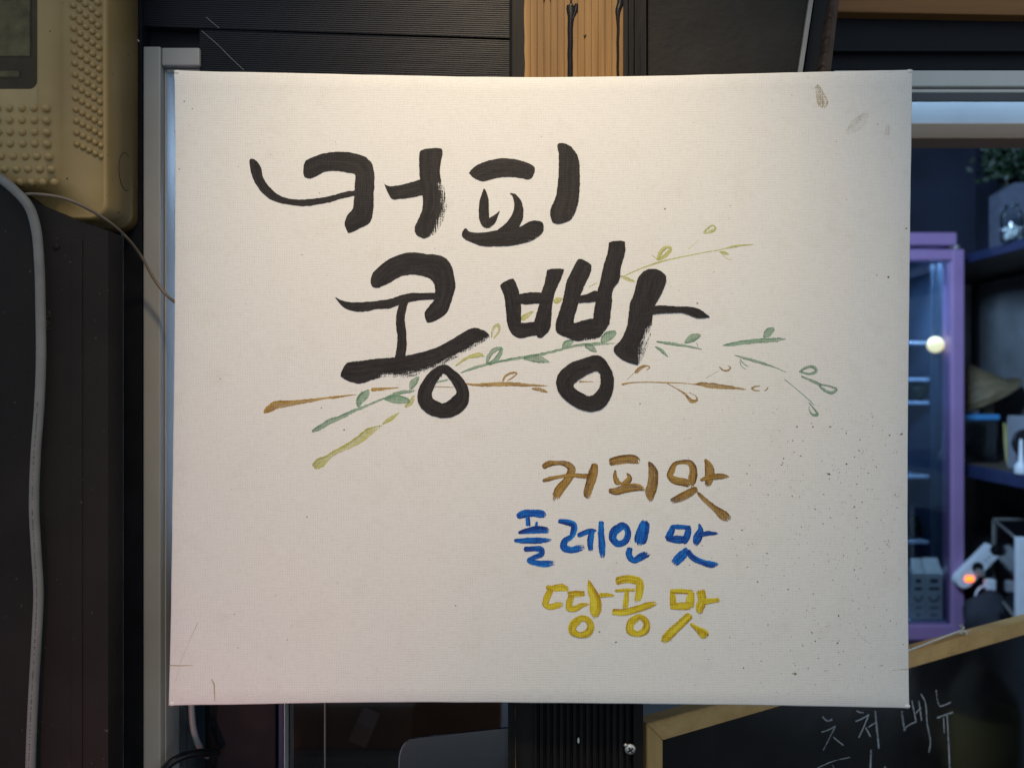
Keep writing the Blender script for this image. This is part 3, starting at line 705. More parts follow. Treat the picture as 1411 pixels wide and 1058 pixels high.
# ---- stains, scratches and dirt specks
ZX = (1080, 90, 7.426)
stains('ochre stain near the upper right corner', ZX, [
    [(340,200,30),(355,260,70),(380,330,100),(400,390,110),(408,440,40)]], 0.40)
stains('faint brown smudge near the upper right corner', ZX, [
    [(860,500,60),(800,560,110),(720,630,110),(650,700,60)], [(1070,610,40),(1060,720,70)], [(240,110,16),(250,140,12)], [(300,135,8),(330,128,6)],
    [(530,130,6),(590,118,6)], [(1000,80,8),(1120,76,12)], [(280,240,30),(350,232,14)]], 0.38, 'smudge')
ZY = (220, 840, 6.414)
stains(None, ZY, [[(455,610,8),(478,650,14),(484,720,12),(488,810,6)], [(80,488,8),(130,492,10),(300,489,3)], [(340,110,3),(310,170,4),(270,260,2),(200,420,3),(160,570,3),(130,650,2)]], 0.75)
ZQ = (1060, 860, 6.414)
stains(None, ZQ, [[(1080,404,4),(1160,398,7),(1228,396,10)], [(480,412,8),(525,406,8)], [(200,432,10),(228,435,24),(242,425,8)], [(975,368,10),(1010,358,6)]], 0.5)
stains(None, ZQ, [[(760,40,14),(840,130,24),(880,165,12)]], 0.4, 'smudge')
def specks():
    bm = bmesh.new()
    def speck(px, py, r):
        n = random.randint(5, 7); a0 = random.random() * 6; st = random.uniform(0.5, 1.0); an = random.uniform(-0.5, 0.5)
        vs = []
        for k in range(n):
            a = a0 + 2*math.pi*k/n; q = r * random.uniform(0.6, 1.15)
            dx, dy = math.cos(a) * q, math.sin(a) * q * st
            p = P(px + dx*math.cos(an) - dy*math.sin(an), py + dx*math.sin(an) + dy*math.cos(an)); p.y = -0.00008 - random.random() * 0.00004
            vs.append(bm.verts.new(p))
        bm.faces.new(vs)
    for _ in range(520):
        x = random.gauss(1165, 75); y = random.gauss(735, 105)
        if not (820 < x < 1245 and 540 < y < 960): continue
        speck(x, y, abs(random.gauss(0, 0.42)) + 0.28)
    for _ in range(170): speck(random.uniform(940, 1240), random.uniform(560, 960), abs(random.gauss(0, 0.35)) + 0.28)
    for _ in range(130): speck(random.uniform(250, 1240), random.uniform(120, 955), abs(random.gauss(0, 0.3)) + 0.25)
    for x, y, r in [(1142,653,2.6),(1092,607,1.3),(1094,623,1.1),(1135,681,1.4),(1123,701,1.6),(1144,588,1.8),(1166,597,1.6),(1098,588,1.3),(1120,588,1.5),(1185,606,1.2),
                    (1193,864,1.3),(1123,883,1.2),(1096,928,1.8),(1162,897,1.2),(1106,889,1.1),(443,562,1.3),(474,592,1.3),(423,712,1.5),(628,834,1.2),(323,846,1.0),
                    (916,288,1.3),(961,418,1.6),(882,556,1.4),(1057,762,1.2),(1050,820,1.0),(849,775,0.9),(826,870,1.8),(849,884,1.8),(254,140,1.4),(265,150,1.0),(247,233,1.5),
                    (373,213,0.9),(440,266,1.0),(416,351,0.9),(1224,382,1.8),(1208,379,1.2),(1249,315,1.6),(1242,598,2.2),(380,820,0.9),(328,892,1.0),(396,881,1.2)]:
        speck(x, y, r)
    o = obj('dirt_specks', bm, M['speck'], canvas); o['kind'] = 'stuff'
    return o
specks()

# ---------------------------------------------------------------- grooved deck-board post behind the canvas
YP = 0.022          # front of the post
pb = P(795, 529, YP)
post = empty('grooved_post', (pb.x, YP + 0.02, 0.0), 'upright grooved board, bare pine above the canvas and black below it', 'post')
def ribbed(x0, x1, pitch, depth, fl, z0, z1, y):
    """extruded ribbed board: flat ridges of share fl with rounded grooves"""
    prof = []; x = x0
    while x < x1 - pitch * 0.5:
        g = pitch * (1 - fl)
        prof += [(x, y), (x + pitch * fl, y), (x + pitch * fl + g * 0.25, y + depth), (x + pitch * fl + g * 0.75, y + depth)]
        x += pitch
    prof += [(x, y)]
    xe = x
    bm = bmesh.new()
    a = [bm.verts.new((px, py, z0)) for px, py in prof]; b = [bm.verts.new((px, py, z1)) for px, py in prof]
    for i in range(len(prof) - 1): bm.faces.new((a[i], a[i+1], b[i+1], b[i]))
    bk = [bm.verts.new(c) for c in ((xe, y + 0.02, z0), (x0, y + 0.02, z0), (xe, y + 0.02, z1), (x0, y + 0.02, z1))]
    bm.faces.new((a[-1], bk[0], bk[2], b[-1])); bm.faces.new((a[0], b[0], bk[3], bk[1])); bm.faces.new((bk[0], bk[1], bk[3], bk[2]))
    bm.faces.new(b + [bk[2], bk[3]]); bm.faces.new(a[::-1] + [bk[1], bk[0]])
    return bm
ZS = EYE                     # hidden joint behind the canvas
pit = S(9.35, YP)
xa = P(722, 0, YP).x; xb = P(859, 0, YP).x
obj('bare_wood', ribbed(xa, xb, pit, 0.0007, 0.86, ZS + 0.0005, EYE + 0.62, YP), M['raw_wood'], post)['label'] = 'bare orange pine face with fine upright grooves'
xa2 = P(735, 0, YP).x; xb2 = P(872, 0, YP).x
obj('black_grooves', ribbed(xa2, xb2, S(9.1, YP), 0.0034, 0.50, 0.0, ZS, YP), M['black_wood'], post)['label'] = 'black painted grooved lower face'
def edge_strip(x0, x1, y0, y1, z0, z1, amp):
    """painted board edge with a ragged left or right border"""
    bm = bmesh.new(); n = 60; L = []; Rr = []
    for i in range(n + 1):
        z = z0 + (z1 - z0) * i / n
        j = mnoise.noise(Vector((z * 60, x0 * 90, 3))) * amp + mnoise.noise(Vector((z * 300, x0 * 90, 5))) * amp * 0.6
        L.append([bm.verts.new((x0, y, z)) for y in (y0, y1)]); Rr.append([bm.verts.new((x1 + j, y, z)) for y in (y0, y1)])
    for i in range(n):
        bm.faces.new((L[i][0], L[i+1][0], Rr[i+1][0], Rr[i][0])); bm.faces.new((L[i][1], Rr[i][1], Rr[i+1][1], L[i+1][1]))
        bm.faces.new((L[i][0], L[i][1], L[i+1][1], L[i+1][0])); bm.faces.new((Rr[i][0], Rr[i+1][0], Rr[i+1][1], Rr[i][1]))
    bm.faces.new((L[0][0], Rr[0][0], Rr[0][1], L[0][1])); bm.faces.new((L[-1][0], L[-1][1], Rr[-1][1], Rr[-1][0]))
    return bm
px_ = lambda x: P(x, 0, YP).x
obj('painted_edge', edge_strip(px_(706), px_(722.5), YP - 0.0012, YP + 0.019, ZS + 0.001, EYE + 0.62, S(1.6)), M['black_wood'], post)
obj('painted_edge', edge_strip(px_(700), px_(734.5), YP - 0.0008, YP + 0.019, 0.0, ZS - 0.001, 0), M['black_wood'], post)
obj('painted_edge', edge_strip(px_(872.6), px_(886), YP - 0.0008, YP + 0.019, 0.0, ZS - 0.001, 0), M['black_wood'], post)
obj('edge_chip', edge_strip(px_(710.0), px_(710.5), YP - 0.0012, YP - 0.0006, EYE - 0.40, ZS - 0.05, S(1.3)), M['raw_wood'], post)['label'] = 'thin worn edge showing bare wood'
for x0, x1, dy in ((858.6, 865, -0.0009), (866.2, 873, -0.0004), (874.2, 890, -0.0012)):
    obj('painted_edge', edge_strip(px_(x0), px_(x1), YP + dy, YP + 0.019, ZS + 0.001, EYE + 0.62, S(0.3)), M['black_wood'], post)
# body of the post behind the face board
obj('post_core', B((px_(702), YP + 0.0205, 0.0), (px_(888), YP + 0.075, EYE + 0.62), 0.002), M['black_wood'], post)
def drip(pts, name='paint_drip'):
    bm = bmesh.new(); rows = center_rows(pts); gl = []
    for i, (a, b) in enumerate(rows):
        r = []
        for k in range(7):
            u = k / 6; x = a[0] + (b[0]-a[0])*u; y = a[1] + (b[1]-a[1])*u
            x += mnoise.noise(Vector((y * 0.06, 0.5, len(pts)))) * 0.5
            p = P(x, y, YP); p.y = YP - 0.0001 - 0.0011 * math.sin(math.pi * u) * (1 + 0.12 * mnoise.noise(Vector((y * 0.05, 1, 2))))
            r.append(bm.verts.new(p))
        gl.append(r)
    for i in range(len(gl) - 1):
        for k in range(6): bm.faces.new((gl[i][k], gl[i][k+1], gl[i+1][k+1], gl[i+1][k]))
    return obj(name, bm, M['tar'], post, smooth=True)
drip([(787, -30, 3), (787, 0, 2.5), (787.2, 6, 4), (787, 9, 12), (787, 16, 12.5), (786.5, 24, 9.5), (786, 35, 8), (785.8, 60, 7.5), (785.6, 112, 7.5)])
drip([(794, 6, 5), (793.5, 14, 6), (791, 22, 4), (788, 27, 3)])
drip([(856, -20, 9), (855, 5, 9), (852, 15, 8), (851.6, 24, 5.5), (851.4, 50, 4), (851.2, 112, 3.5)])
drip([(749.5, -8, 3), (749.5, 0, 2.6), (749.5, 3, 1.4)]); drip([(758.5, -8, 2), (758.5, 1, 1.2)])
# the knot hole and the screw
bm = bmesh.new(); bmesh.ops.create_icosphere(bm, subdivisions=2, radius=1.0)
k0 = P(806, 50, YP)
for v in bm.verts: v.co = Vector((k0.x + v.co.x * 0.0010 * (1 + 0.3 * math.sin(v.co.z * 5)), YP - 0.0001 + v.co.y * 0.0004, k0.z + v.co.z * 0.0013))
obj('knot_hole', bm, M['tar'], post, smooth=True)
def screw(px, py, y, parent, r):
    c = P(px, py, y)
    bm = lathe([(0, -0.0), (r * 0.55, 0.0), (r * 0.92, r * 0.22), (r, r * 0.34), (r * 0.7, r * 0.8), (0.0, r * 0.8)], 28)
    for v in bm.verts: v.co = Vector((c.x + v.co.x, y - 0.0012 + v.co.z, c.z + v.co.y))
    o = obj('screw', bm, M['steel'], parent, smooth=False)
    bm = bmesh.new()
    for a in (R(35), R(125)):
        t = bmesh.new(); box(t, (-r * 0.58, 0, -r * 0.13), (r * 0.58, 0.0005, r * 0.13))
        for v in t.verts:
            x, z = v.co.x, v.co.z; v.co = Vector((c.x + x*math.cos(a) - z*math.sin(a), y - 0.00135 + v.co.y + (0.00002 if a > 1 else 0), c.z + x*math.sin(a) + z*math.cos(a)))
        me = bpy.data.meshes.new('t'); t.to_mesh(me); t.free(); bm.from_mesh(me); bpy.data.meshes.remove(me)
    obj('cross_slot', bm, M['tar'], o)
    return o
screw(868.5, 1032, YP - 0.0008, post, S(7.6, YP))
bm = bmesh.new(); bmesh.ops.create_icosphere(bm, subdivisions=2, radius=S(3.0, YP)); bmesh.ops.translate(bm, verts=bm.verts, vec=P(862, 1026, YP - 0.001))
obj('screw_burr', bm, M['steel'], post, smooth=True)
bm = bmesh.new(); bmesh.ops.create_icosphere(bm, subdivisions=2, radius=1.0)
k0 = P(797, 1019.5, YP)
for v in bm.verts: v.co = Vector((k0.x + v.co.x * S(1.6), YP - 0.0001 + v.co.y * 0.0004, k0.z + v.co.z * S(4.5)))
obj('pale_fleck', bm, M['string'], post, smooth=True)

# ---------------------------------------------------------------- ribbed siding upper left
YS = 0.060
sb = P(440, 60, YS)
siding = empty('siding', (sb.x, YS, EYE + 0.2), 'navy black finely ribbed siding boards above the canvas, left of the post', 'siding')
def siding_board(x0, x1, ytop_l, ytop_r, ybot_l, ybot_r, y, pitch_px=2.85):
    """board with horizontal ribs; edges given in photo pixels at both ends"""
    n = max(3, int(((ybot_l - ytop_l) + (ybot_r - ytop_r)) / 2 / pitch_px)); bm = bmesh.new(); rows = []
    for i in range(n):
        for fr, dy in ((0.0, 0.0), (0.45, 0.0), (0.62, 0.0005), (0.86, 0.0005)):
            t = (i + fr) / n
            a = P(x0, ytop_l + (ybot_l - ytop_l) * t, y); b = P(x1, ytop_r + (ybot_r - ytop_r) * t, y)
            a.y = b.y = y + dy
            rows.append((bm.verts.new(a), bm.verts.new(b)))
    for p, q in zip(rows, rows[1:]): bm.faces.new((p[0], p[1], q[1], q[0]))
    back = [bm.verts.new(Vector((v.co.x, y + 0.016, v.co.z))) for v in (rows[0][0], rows[0][1], rows[-1][1], rows[-1][0])]
    bm.faces.new((rows[0][0], back[0], back[1], rows[0][1])); bm.faces.new((rows[-1][1], back[2], back[3], rows[-1][0]))
    bm.faces.new(back)
    bm.faces.new([r[0] for r in rows][::-1] + [back[0], back[3]]); bm.faces.new([r[1] for r in rows] + [back[2], back[1]])
    return obj('siding_board', bm, M['siding'], siding)
siding_board(150, 712, -75, -60, 35, 53, YS - 0.002)
obj('drip_rail', B((P(150, 0, YS).x, YS + 0.008, P(0, 62, YS).z), (P(274.5, 0, YS).x, YS + 0.019, P(0, 30, YS).z)), M['panel_dark'], siding)
siding_board(150, 712, -190, -178, -77, -62, YS - 0.002)
siding_board(275, 712, 40.5, 56.5, 150, 166, YS)
obj('batten', B((P(276, 0, YS).x, YS + 0.0165, EYE + 0.16), (P(712, 0, YS).x, YS + 0.019, EYE + 0.42)), M['panel_dark'], siding)
# loose cobweb threads
for pts in ([(284, 24), (292, 31), (302, 39)], [(278, 43), (300, 62), (318, 80), (336, 97)]):
    q = [P(x, y, YS - 0.006) for x, y in pts]
    t = tube(bmesh.new(), q, 0.00018, 5); setp(obj('cobweb_thread', t, M['web']), 'thin pale cobweb thread on the siding, ' + ('short upper one' if pts[0][0] == 284 else 'longer one reaching the canvas'), 'cobweb')

# ---------------------------------------------------------------- left: window frame, blue glass, jamb, board, box, cables
YF = 0.056
wf = empty('window_frame', (P(210, 0, YF).x, YF, 0.0), 'white window frame left of the canvas', 'window frame')
def rect(x0, y0, x1, y1, ya, yb, bev=0.001):
    a = P(x0, y1, ya); b = P(x1, y0, ya)
    return B((a.x, ya, a.z), (b.x, yb, b.z), bev)
fx0, fx1 = P(197, 0, YF).x, P(221, 0, YF).x
zt = P(0, 64, YF).z; zi = P(0, 90, YF).z
obj('frame_stile', B((fx0, YF, 0.0), (fx1, YF + 0.05, zt), 0.0012), M['pvc'], wf)
obj('frame_head', B((fx1 + 0.0005, YF + 0.0008, zi), (P(274, 0, YF).x, YF + 0.05, zt - 0.0006), 0.0012), M['pvc'], wf)
obj('glazing_bead', B((fx1 + 0.0004, YF + 0.006, 0.0), (fx1 + S(3, YF), YF + 0.045, zi - 0.0004), 0.0008), M['pvc'], wf)
obj('glazing_bead', B((fx1 + S(3.4, YF), YF + 0.006, zi - S(6, YF)), (P(274, 0, YF).x, YF + 0.045, zi - 0.0005), 0.0008), M['pvc'], wf)
obj('window_pane', B((fx1 + S(3.2, YF), YF + 0.030, P(0, 1400, YF).z), (P(276, 0, YF).x, YF + 0.034, zi - S(6.3, YF))), M['glass'], wf)
# pale blue sash seen through the pane
YQ = YF + 0.07
bs = struct('blue_partition', prism([(P(215, 0, YQ).x, P(0, 960, YQ).z), (P(247, 0, YQ).x, P(0, 960, YQ).z), (P(247, 0, YQ).x, P(0, 420, YQ).z), (P(229, 0, YQ).x, P(0, 96, YQ).z), (P(215, 0, YQ).x, P(0, 96, YQ).z)], YQ, YQ + 0.01), M['blue_film'])
# dark jamb between board and frame
struct('wall_jamb', B((P(120, 0, 0.055).x, 0.055, 0.0), (P(196.5, 0, YF).x, 0.14, EYE + 0.4)), M['panel_dark'])
struct('wall_outer', B((-1.6, 0.0562, 0.0), (P(119, 0, 0.055).x, 0.14, EYE + 0.5)), M['panel_dark'])

# black-brown board
YN = -0.020
top_edge = [(-140, 225), (-60, 232), (0, 243), (20, 262), (40, 276), (75, 290), (98, 302), (125, 310), (149, 318)]
board = empty('wall_board', (P(20, 0, YN).x, 0.0, 0.0), 'black brown board with a curved top edge below the beige box', 'board')
q = [P(x, y, YN) for x, y in top_edge]
zb = 0.35
pts = [(v.x, v.z) for v in q] + [(q[-1].x, zb), (q[0].x, zb)]
obj('board_sheet', prism(pts, YN, 0.0), M['panel'], board)
a = P(99, 322, YN); b = P(114, 0, YN)
obj('raised_seam', B((a.x, YN - 0.0009, zb), (b.x, YN + 0.002, P(0, 330, YN).z), 0.0006), M['panel'], board)
bm = lathe([(0, 0.0), (S(3.2), 0.0), (S(4.4), 0.0006), (S(4.8), 0.0014), (0, 0.0016)], 20)
c = P(77.5, 340, YN)
for v in bm.verts: v.co = Vector((c.x + v.co.x, YN - 0.0012 + v.co.z, c.z + v.co.y))
sw = obj('screw', bm, M['panel'], board, smooth=True)
bm = B((c.x - S(1.6), YN - 0.0014, c.z - S(0.5)), (c.x + S(1.6), YN - 0.0008, c.z + S(0.5))); obj('slot', bm, M['tar'], sw)
# brown clot of web on the board
bm = bmesh.new()
for k in range(26):
    a = P(61 + random.random() * 10, 432 + random.random() * 22, YN - 0.001); b = a + Vector((random.uniform(-1, 1), -0.3, random.uniform(-1, 1))) * S(5)
    tube(bm, [a, (a + b) / 2 + Vector((0.0006, -0.0004, 0.0003)), b], 0.00016, 4, 6)
setp(obj('web_clot', bm, M['web_brown']), 'small brown clot of cobweb beside the grey cable', 'cobweb')
obj('pale_gasket', B((P(166.6, 0, 0.0).x, 0.0005, zb), (P(167.6, 0, 0.0).x, 0.003, P(0, 320, 0).z)), M['dull_gasket'], board)

# beige box: rounded rings lofted from back to front
def rrect(x0, x1, z0, z1, r, n=8):
    o = []
    for cx, cz, a0 in ((x1 - r, z0 + r, -90), (x1 - r, z1 - r, 0), (x0 + r, z1 - r, 90), (x0 + r, z0 + r, 180)):
        for k in range(n + 1):
            a = R(a0 + 90 * k / n); o.append((cx + r * math.cos(a), cz + r * math.sin(a)))
    return o
def ring_loft(rings, fill_last=True, fill_first=True):
    bm = bmesh.new(); vs = [[bm.verts.new((x, y, z)) for x, z in pts] for pts, y in rings]
    n = len(vs[0])
    for a, b in zip(vs, vs[1:]):
        for k in range(n): bm.faces.new((a[k], a[(k+1) % n], b[(k+1) % n], b[k]))
    if fill_first: bm.faces.new(vs[0][::-1])
    if fill_last: bm.faces.new(vs[-1])
    return bm
bx = P(147, 0, 0.008).x; bz = P(0, 303, 0.008).z
XL, ZT = bx - 0.26, EYE + 0.46
ub = empty('utility_box', (bx - 0.13, 0.03, bz), 'beige plastic box with rows of raised dots and a dirty window, upper left', 'utility box')
def rg(i, y, r, ib=None):
    ib = i if ib is None else ib
    return (rrect(XL + i, bx - i, bz + ib, ZT - i, r), y)
sl = S(47, 0.0)       # width of the sloping dotted margin
rings = [rg(-0.0005, 0.054, 0.012), rg(0.0, 0.012, 0.012), rg(0.0004, 0.0095, 0.012), rg(0.0014, 0.0082, 0.0115), rg(0.0026, 0.0080, 0.0108),
         rg(0.0036, 0.0088, 0.0104), rg(sl - 0.001, 0.0018, 0.012, 0.016), rg(sl + 0.0015, -0.0040, 0.011, 0.0175), rg(sl + 0.0045, -0.0088, 0.010, 0.0195), rg(sl + 0.0085, -0.0114, 0.009, 0.021), rg(sl + 0.0135, -0.0120, 0.008, 0.023)]
wx1, wz0 = P(52, 0, -0.012).x, P(0, 124, -0.012).z
rings.append((rrect(XL + 0.06, wx1, wz0, ZT - 0.06, 0.006), -0.0122))
rings.append((rrect(XL + 0.06 + 0.0008, wx1 - 0.0008, wz0 + 0.0008, ZT - 0.0608, 0.0056), -0.0114))
rings.append((rrect(XL + 0.06 + 0.0012, wx1 - 0.0012, wz0 + 0.0012, ZT - 0.0612, 0.0052), 0.004))
body = obj('housing', ring_loft(rings, fill_last=False), M['beige'], ub, smooth=True)
# window: grimy pane, darker surround and grey meter face behind
win = obj('window_pane', prism(rrect(XL + 0.062, wx1 - 0.0014, wz0 + 0.0014, ZT - 0.062, 0.005), 0.0005, 0.0015), M['box_glass'], ub)
obj('surround', prism(rrect(XL + 0.0615, wx1 - 0.001, wz0 + 0.001, ZT - 0.0615, 0.005), 0.0042, 0.006), M['beige_in'], ub)
a = P(43, 79, 0.004)
obj('meter_face', B((XL + 0.07, 0.0022, a.z), (a.x, 0.0041, ZT - 0.07), 0.0008), M['meter_grey'], ub)
obj('meter_ledge', B((XL + 0.07, 0.0020, P(0, 107, 0.003).z), (P(27, 0, 0.003).x, 0.0041, P(0, 98, 0.003).z), 0.001), M['meter_grey'], ub)
# raised dots
def dot_mesh(r):
    bm = bmesh.new(); bmesh.ops.create_uvsphere(bm, u_segments=10, v_segments=6, radius=r)
    bmesh.ops.delete(bm, geom=[v for v in bm.verts if v.co.y > r * 0.35], context='VERTS')
    for f in bm.faces: f.smooth = True
    me = bpy.data.meshes.new('raised_dot'); bm.to_mesh(me); bm.free(); me.materials.append(M['beige']); return me
def dot_rot(me):   # sphere poles along z are fine; only the front cap shows
    return me
dm_big = dot_mesh(S(5.4)); dm_small = dot_mesh(S(4.1))
def put_dot(me, p):
    o = bpy.data.objects.new('raised_dot', me); col.objects.link(o); o.parent = ub; o.location = p - wloc(ub)
for row, (y, xs) in enumerate([(149.6, (-3, 13.6, 31, 47.5, 63.5)), (166.3, (-3, 14, 31, 47.8, 64)), (182.6, (-2, 14.4, 31.5, 48.2, 64.4)), (198.6, (-2, 14.8, 32, 48.6, 64.8)),
                               (216, (2, 19, 35.5, 51.3, 67.5)), (233.7, (6.6, 23.3, 39.3, 55.3, 71)), (251.5, (11, 28, 43.8, 59.5, 75))]):
    for x in xs: put_dot(dm_big, P(x, y, -0.0117))
for k in range(-3, 13):
    for j in range(5):
        y0 = 8.3 + 15.9 * k; sl_ = 6.9 - 2.7 * max(0, k) / 12
        y = y0 + sl_ * j; x = 101 + 8.35 * j + 0.026 * y0
        # depth of the sloping margin at this place
        u = (x - 95) / 48.0; yy = 0.0016 + 0.0070 * min(1, max(0, u))
        put_dot(dm_small, P(x, y, yy))
# pencilled ring mark on its side
def mark(pts, wd):
    bm = bmesh.new()
    tube(bm, pts, wd, 5); return bm
sx = bx + 0.0002
c0 = P(170, 237, 0.035); c0.x = sx
pm = [Vector((sx, 0.035 + 0.010 * math.cos(R(a)), c0.z + S(26, 0.03) * math.sin(R(a)))) for a in range(60, 301, 20)]
obj('pen_mark', mark(pm, 0.00035), M['print'], ub)

# grey cable
gp = [(-30, 232, -0.022), (0, 246, -0.025), (22, 264, -0.027), (40, 285, -0.027), (49, 312, -0.026), (54, 360, -0.026), (56, 430, -0.026), (56.5, 500, -0.026), (54, 560, -0.026), (49, 630, -0.026),
      (47, 700, -0.026), (50, 760, -0.026), (53, 815, -0.026), (51, 870, -0.026), (47, 940, -0.026), (44, 1000, -0.026), (42, 1070, -0.026), (44, 1150, -0.026)]
cab = empty('grey_cable', tuple(P(44, 1150, -0.026)), 'thick grey cable hanging down the black brown board at the left', 'cable')
obj('sheath', tube(bmesh.new(), [P(*p) for p in gp], S(6.3, -0.026), 16, 160), M['grey_cable'], cab, smooth=True)
bm = bmesh.new()
cl = crom([tuple(P(*p)) for p in gp], 400)
random.seed(4)
for i in range(150, 372):
    y = cl[i][2]
    if random.random() < 0.30: continue
    p = Vector(cl[i]); rr = S(6.3, -0.026) + 0.00006
    an = R(12); p += Vector((math.sin(an) * rr, -math.cos(an) * rr, 0))
    wd = random.uniform(0.0002, 0.00045); h = random.uniform(0.00015, 0.0004)
    vs = [bm.verts.new(p + Vector((dx, dx * 0.25, dz))) for dx, dz in ((-wd, -h), (wd, -h), (wd, h), (-wd, h))]
    bm.faces.new(vs)
pr = obj('printed_marking', bm, M['print'], cab); pr['kind'] = 'stuff'
# thin brown wire
wp = [(24, 272, -0.022), (36, 268, -0.024), (60, 268.5, -0.022), (90, 274, -0.016), (118, 286, -0.010), (146, 303, 0.0), (172, 325, 0.015), (195, 354, 0.03), (212, 384, 0.035), (228, 405, 0.035), (246, 420, 0.032), (262, 430, 0.030)]
setp(obj('thin_wire', tube(bmesh.new(), [P(*p) for p in wp], S(2.2), 10, 120), M['brown_wire'], smooth=True), 'thin brown wire arching from the box to behind the canvas', 'wire')
# white tie at the frame corner
tp = [P(174, 40, 0.052), P(180, 46, 0.052), P(188, 54, 0.054), P(195, 63, 0.058)]
setp(obj('white_tie', tube(bmesh.new(), tp, S(1.0), 7, 24, taper=lambda t: 0.8 + 1.1 * max(0, 1 - abs(t - 0.75) * 6)), M['string'], smooth=True), 'short white cord end between beige box and window frame', 'cord')

# ---------------------------------------------------------------- below the canvas, left of the post
YD = 0.090
ds = empty('door_panel', (P(330, 0, YD).x, YD, 0.0), 'black door stile with a thin bright edge below the canvas', 'door')
a = P(282, 0, YD).x; b = P(380, 0, YD).x; c = P(389, 0, YD).x
obj('stile', B((a, YD, 0.0), (b, YD + 0.035, EYE + 0.16), 0.001), M['panel_dark'], ds)
obj('stile_edge', B((b + 0.0004, YD + 0.004, 0.0), (c, YD + 0.035, EYE + 0.16), 0.001), M['navy'], ds)
obj('bright_gasket', B((c + 0.0003, YD + 0.004, 0.0), (c + S(1.6, YD), YD + 0.03, EYE + 0.16)), M['alu'], ds)
obj('door_pane', B((c + S(2, YD), YD + 0.014, 0.02), (P(706, 0, YD).x, YD + 0.018, EYE + 0.155)), M['smoked'], ds)
obj('pane_joint', B((P(442.4, 0, YD).x, YD + 0.0105, 0.02), (P(444, 0, YD).x, YD + 0.0135, EYE + 0.155)), M['grey_metal'], ds)
# behind that pane: a counter, plus blocks added for the pane's colours
yc = 0.55
ct = empty('counter', (P(560, 0, yc).x, yc + 0.2, 0.0), 'grey counter behind the smoked door pane', 'counter')
z = P(0, 1043, yc).z
obj('counter_top', B((P(180, 0, yc).x, yc, z - 0.025), (P(720, 0, yc).x, yc + 0.45, z), 0.002), M['appliance_grey'], ct)
obj('counter_base', B((P(200, 0, yc).x, yc + 0.03, 0.0), (P(715, 0, yc).x, yc + 0.44, z - 0.0255)), M['panel_dark'], ct)
def tilted_box(name, px, py, y, w_, h_, d_, ang, m, lab, cat):
    c = P(px, py, y); bm = bmesh.new(); box(bm, (-w_/2, 0, -h_/2), (w_/2, d_, h_/2), 0.002)
    for v in bm.verts:
        x, zz = v.co.x, v.co.z; v.co = Vector((c.x + x*math.cos(ang) - zz*math.sin(ang), y + v.co.y, c.z + x*math.sin(ang) + zz*math.cos(ang)))
    return setp(obj(name, bm, m), lab, cat)
yb_ = 0.57
a = P(394, 0, yb_).x; b = P(690, 0, yb_).x
setp(obj('brown_tone_slab', B((a, yb_, z), (b, yb_ + 0.2, z + 0.22), 0.003), M['brown_tone']), 'brown slab added behind the smoked pane for its brown tone', 'box')  # added slab that turns the dark pane brown
a2 = P(478, 0, yb_).x; b2 = P(640, 0, yb_).x
# pinkish reflection block added where the pane only mirrors something pink
tilted_box('pink_reflection', 497, 1012, 0.48, S(26, 0.48), S(30, 0.48), 0.05, R(-24), M['pink_reflection'], 'small pinkish reflection block in place of a reflection in the smoked pane', 'box')
# acrylic sheet leaning before the pane
YA = 0.062
ac = empty('acrylic_sheet', (P(620, 0, YA).x, YA, P(0, 1300, YA).z), 'grey acrylic sheet with a rounded corner, lower left of the post', 'sheet')
out = [(549, 1300), (550, 1060), (551, 1040), (554, 1030), (560, 1022), (568, 1018), (580, 1016), (640, 1009.5), (705, 1002.5), (705, 1300)]
obj('sheet', pprism(out, YA, YA + 0.003), M['acrylic'], ac)
e = [P(x, y, YA + 0.0015) for x, y in out[:-1]]
obj('bright_edge', tube(bmesh.new(), e, 0.00055, 6, 70), M['acrylic_edge'], ac)
# white cord behind the glass at the far left and dark bar below it
cp = [P(264, 940, 0.070), P(264.5, 985, 0.070), P(268, 1010, 0.072), P(276, 1030, 0.080), P(292, 1046, 0.098)]
setp(obj('curved_cable', tube(bmesh.new(), cp, S(4.2, 0.07), 10, 50), M['pvc'], smooth=True), 'white cord curving behind the black door stile', 'cord')
dp = [P(214, 1075, 0.050), P(236, 1050, 0.052), P(256, 1040, 0.060), P(300, 1036, 0.084)]
setp(obj('black_hose', tube(bmesh.new(), dp, S(5, 0.135), 10, 50), M['black_plastic'], smooth=True), 'black hose at the foot of the window frame', 'hose')

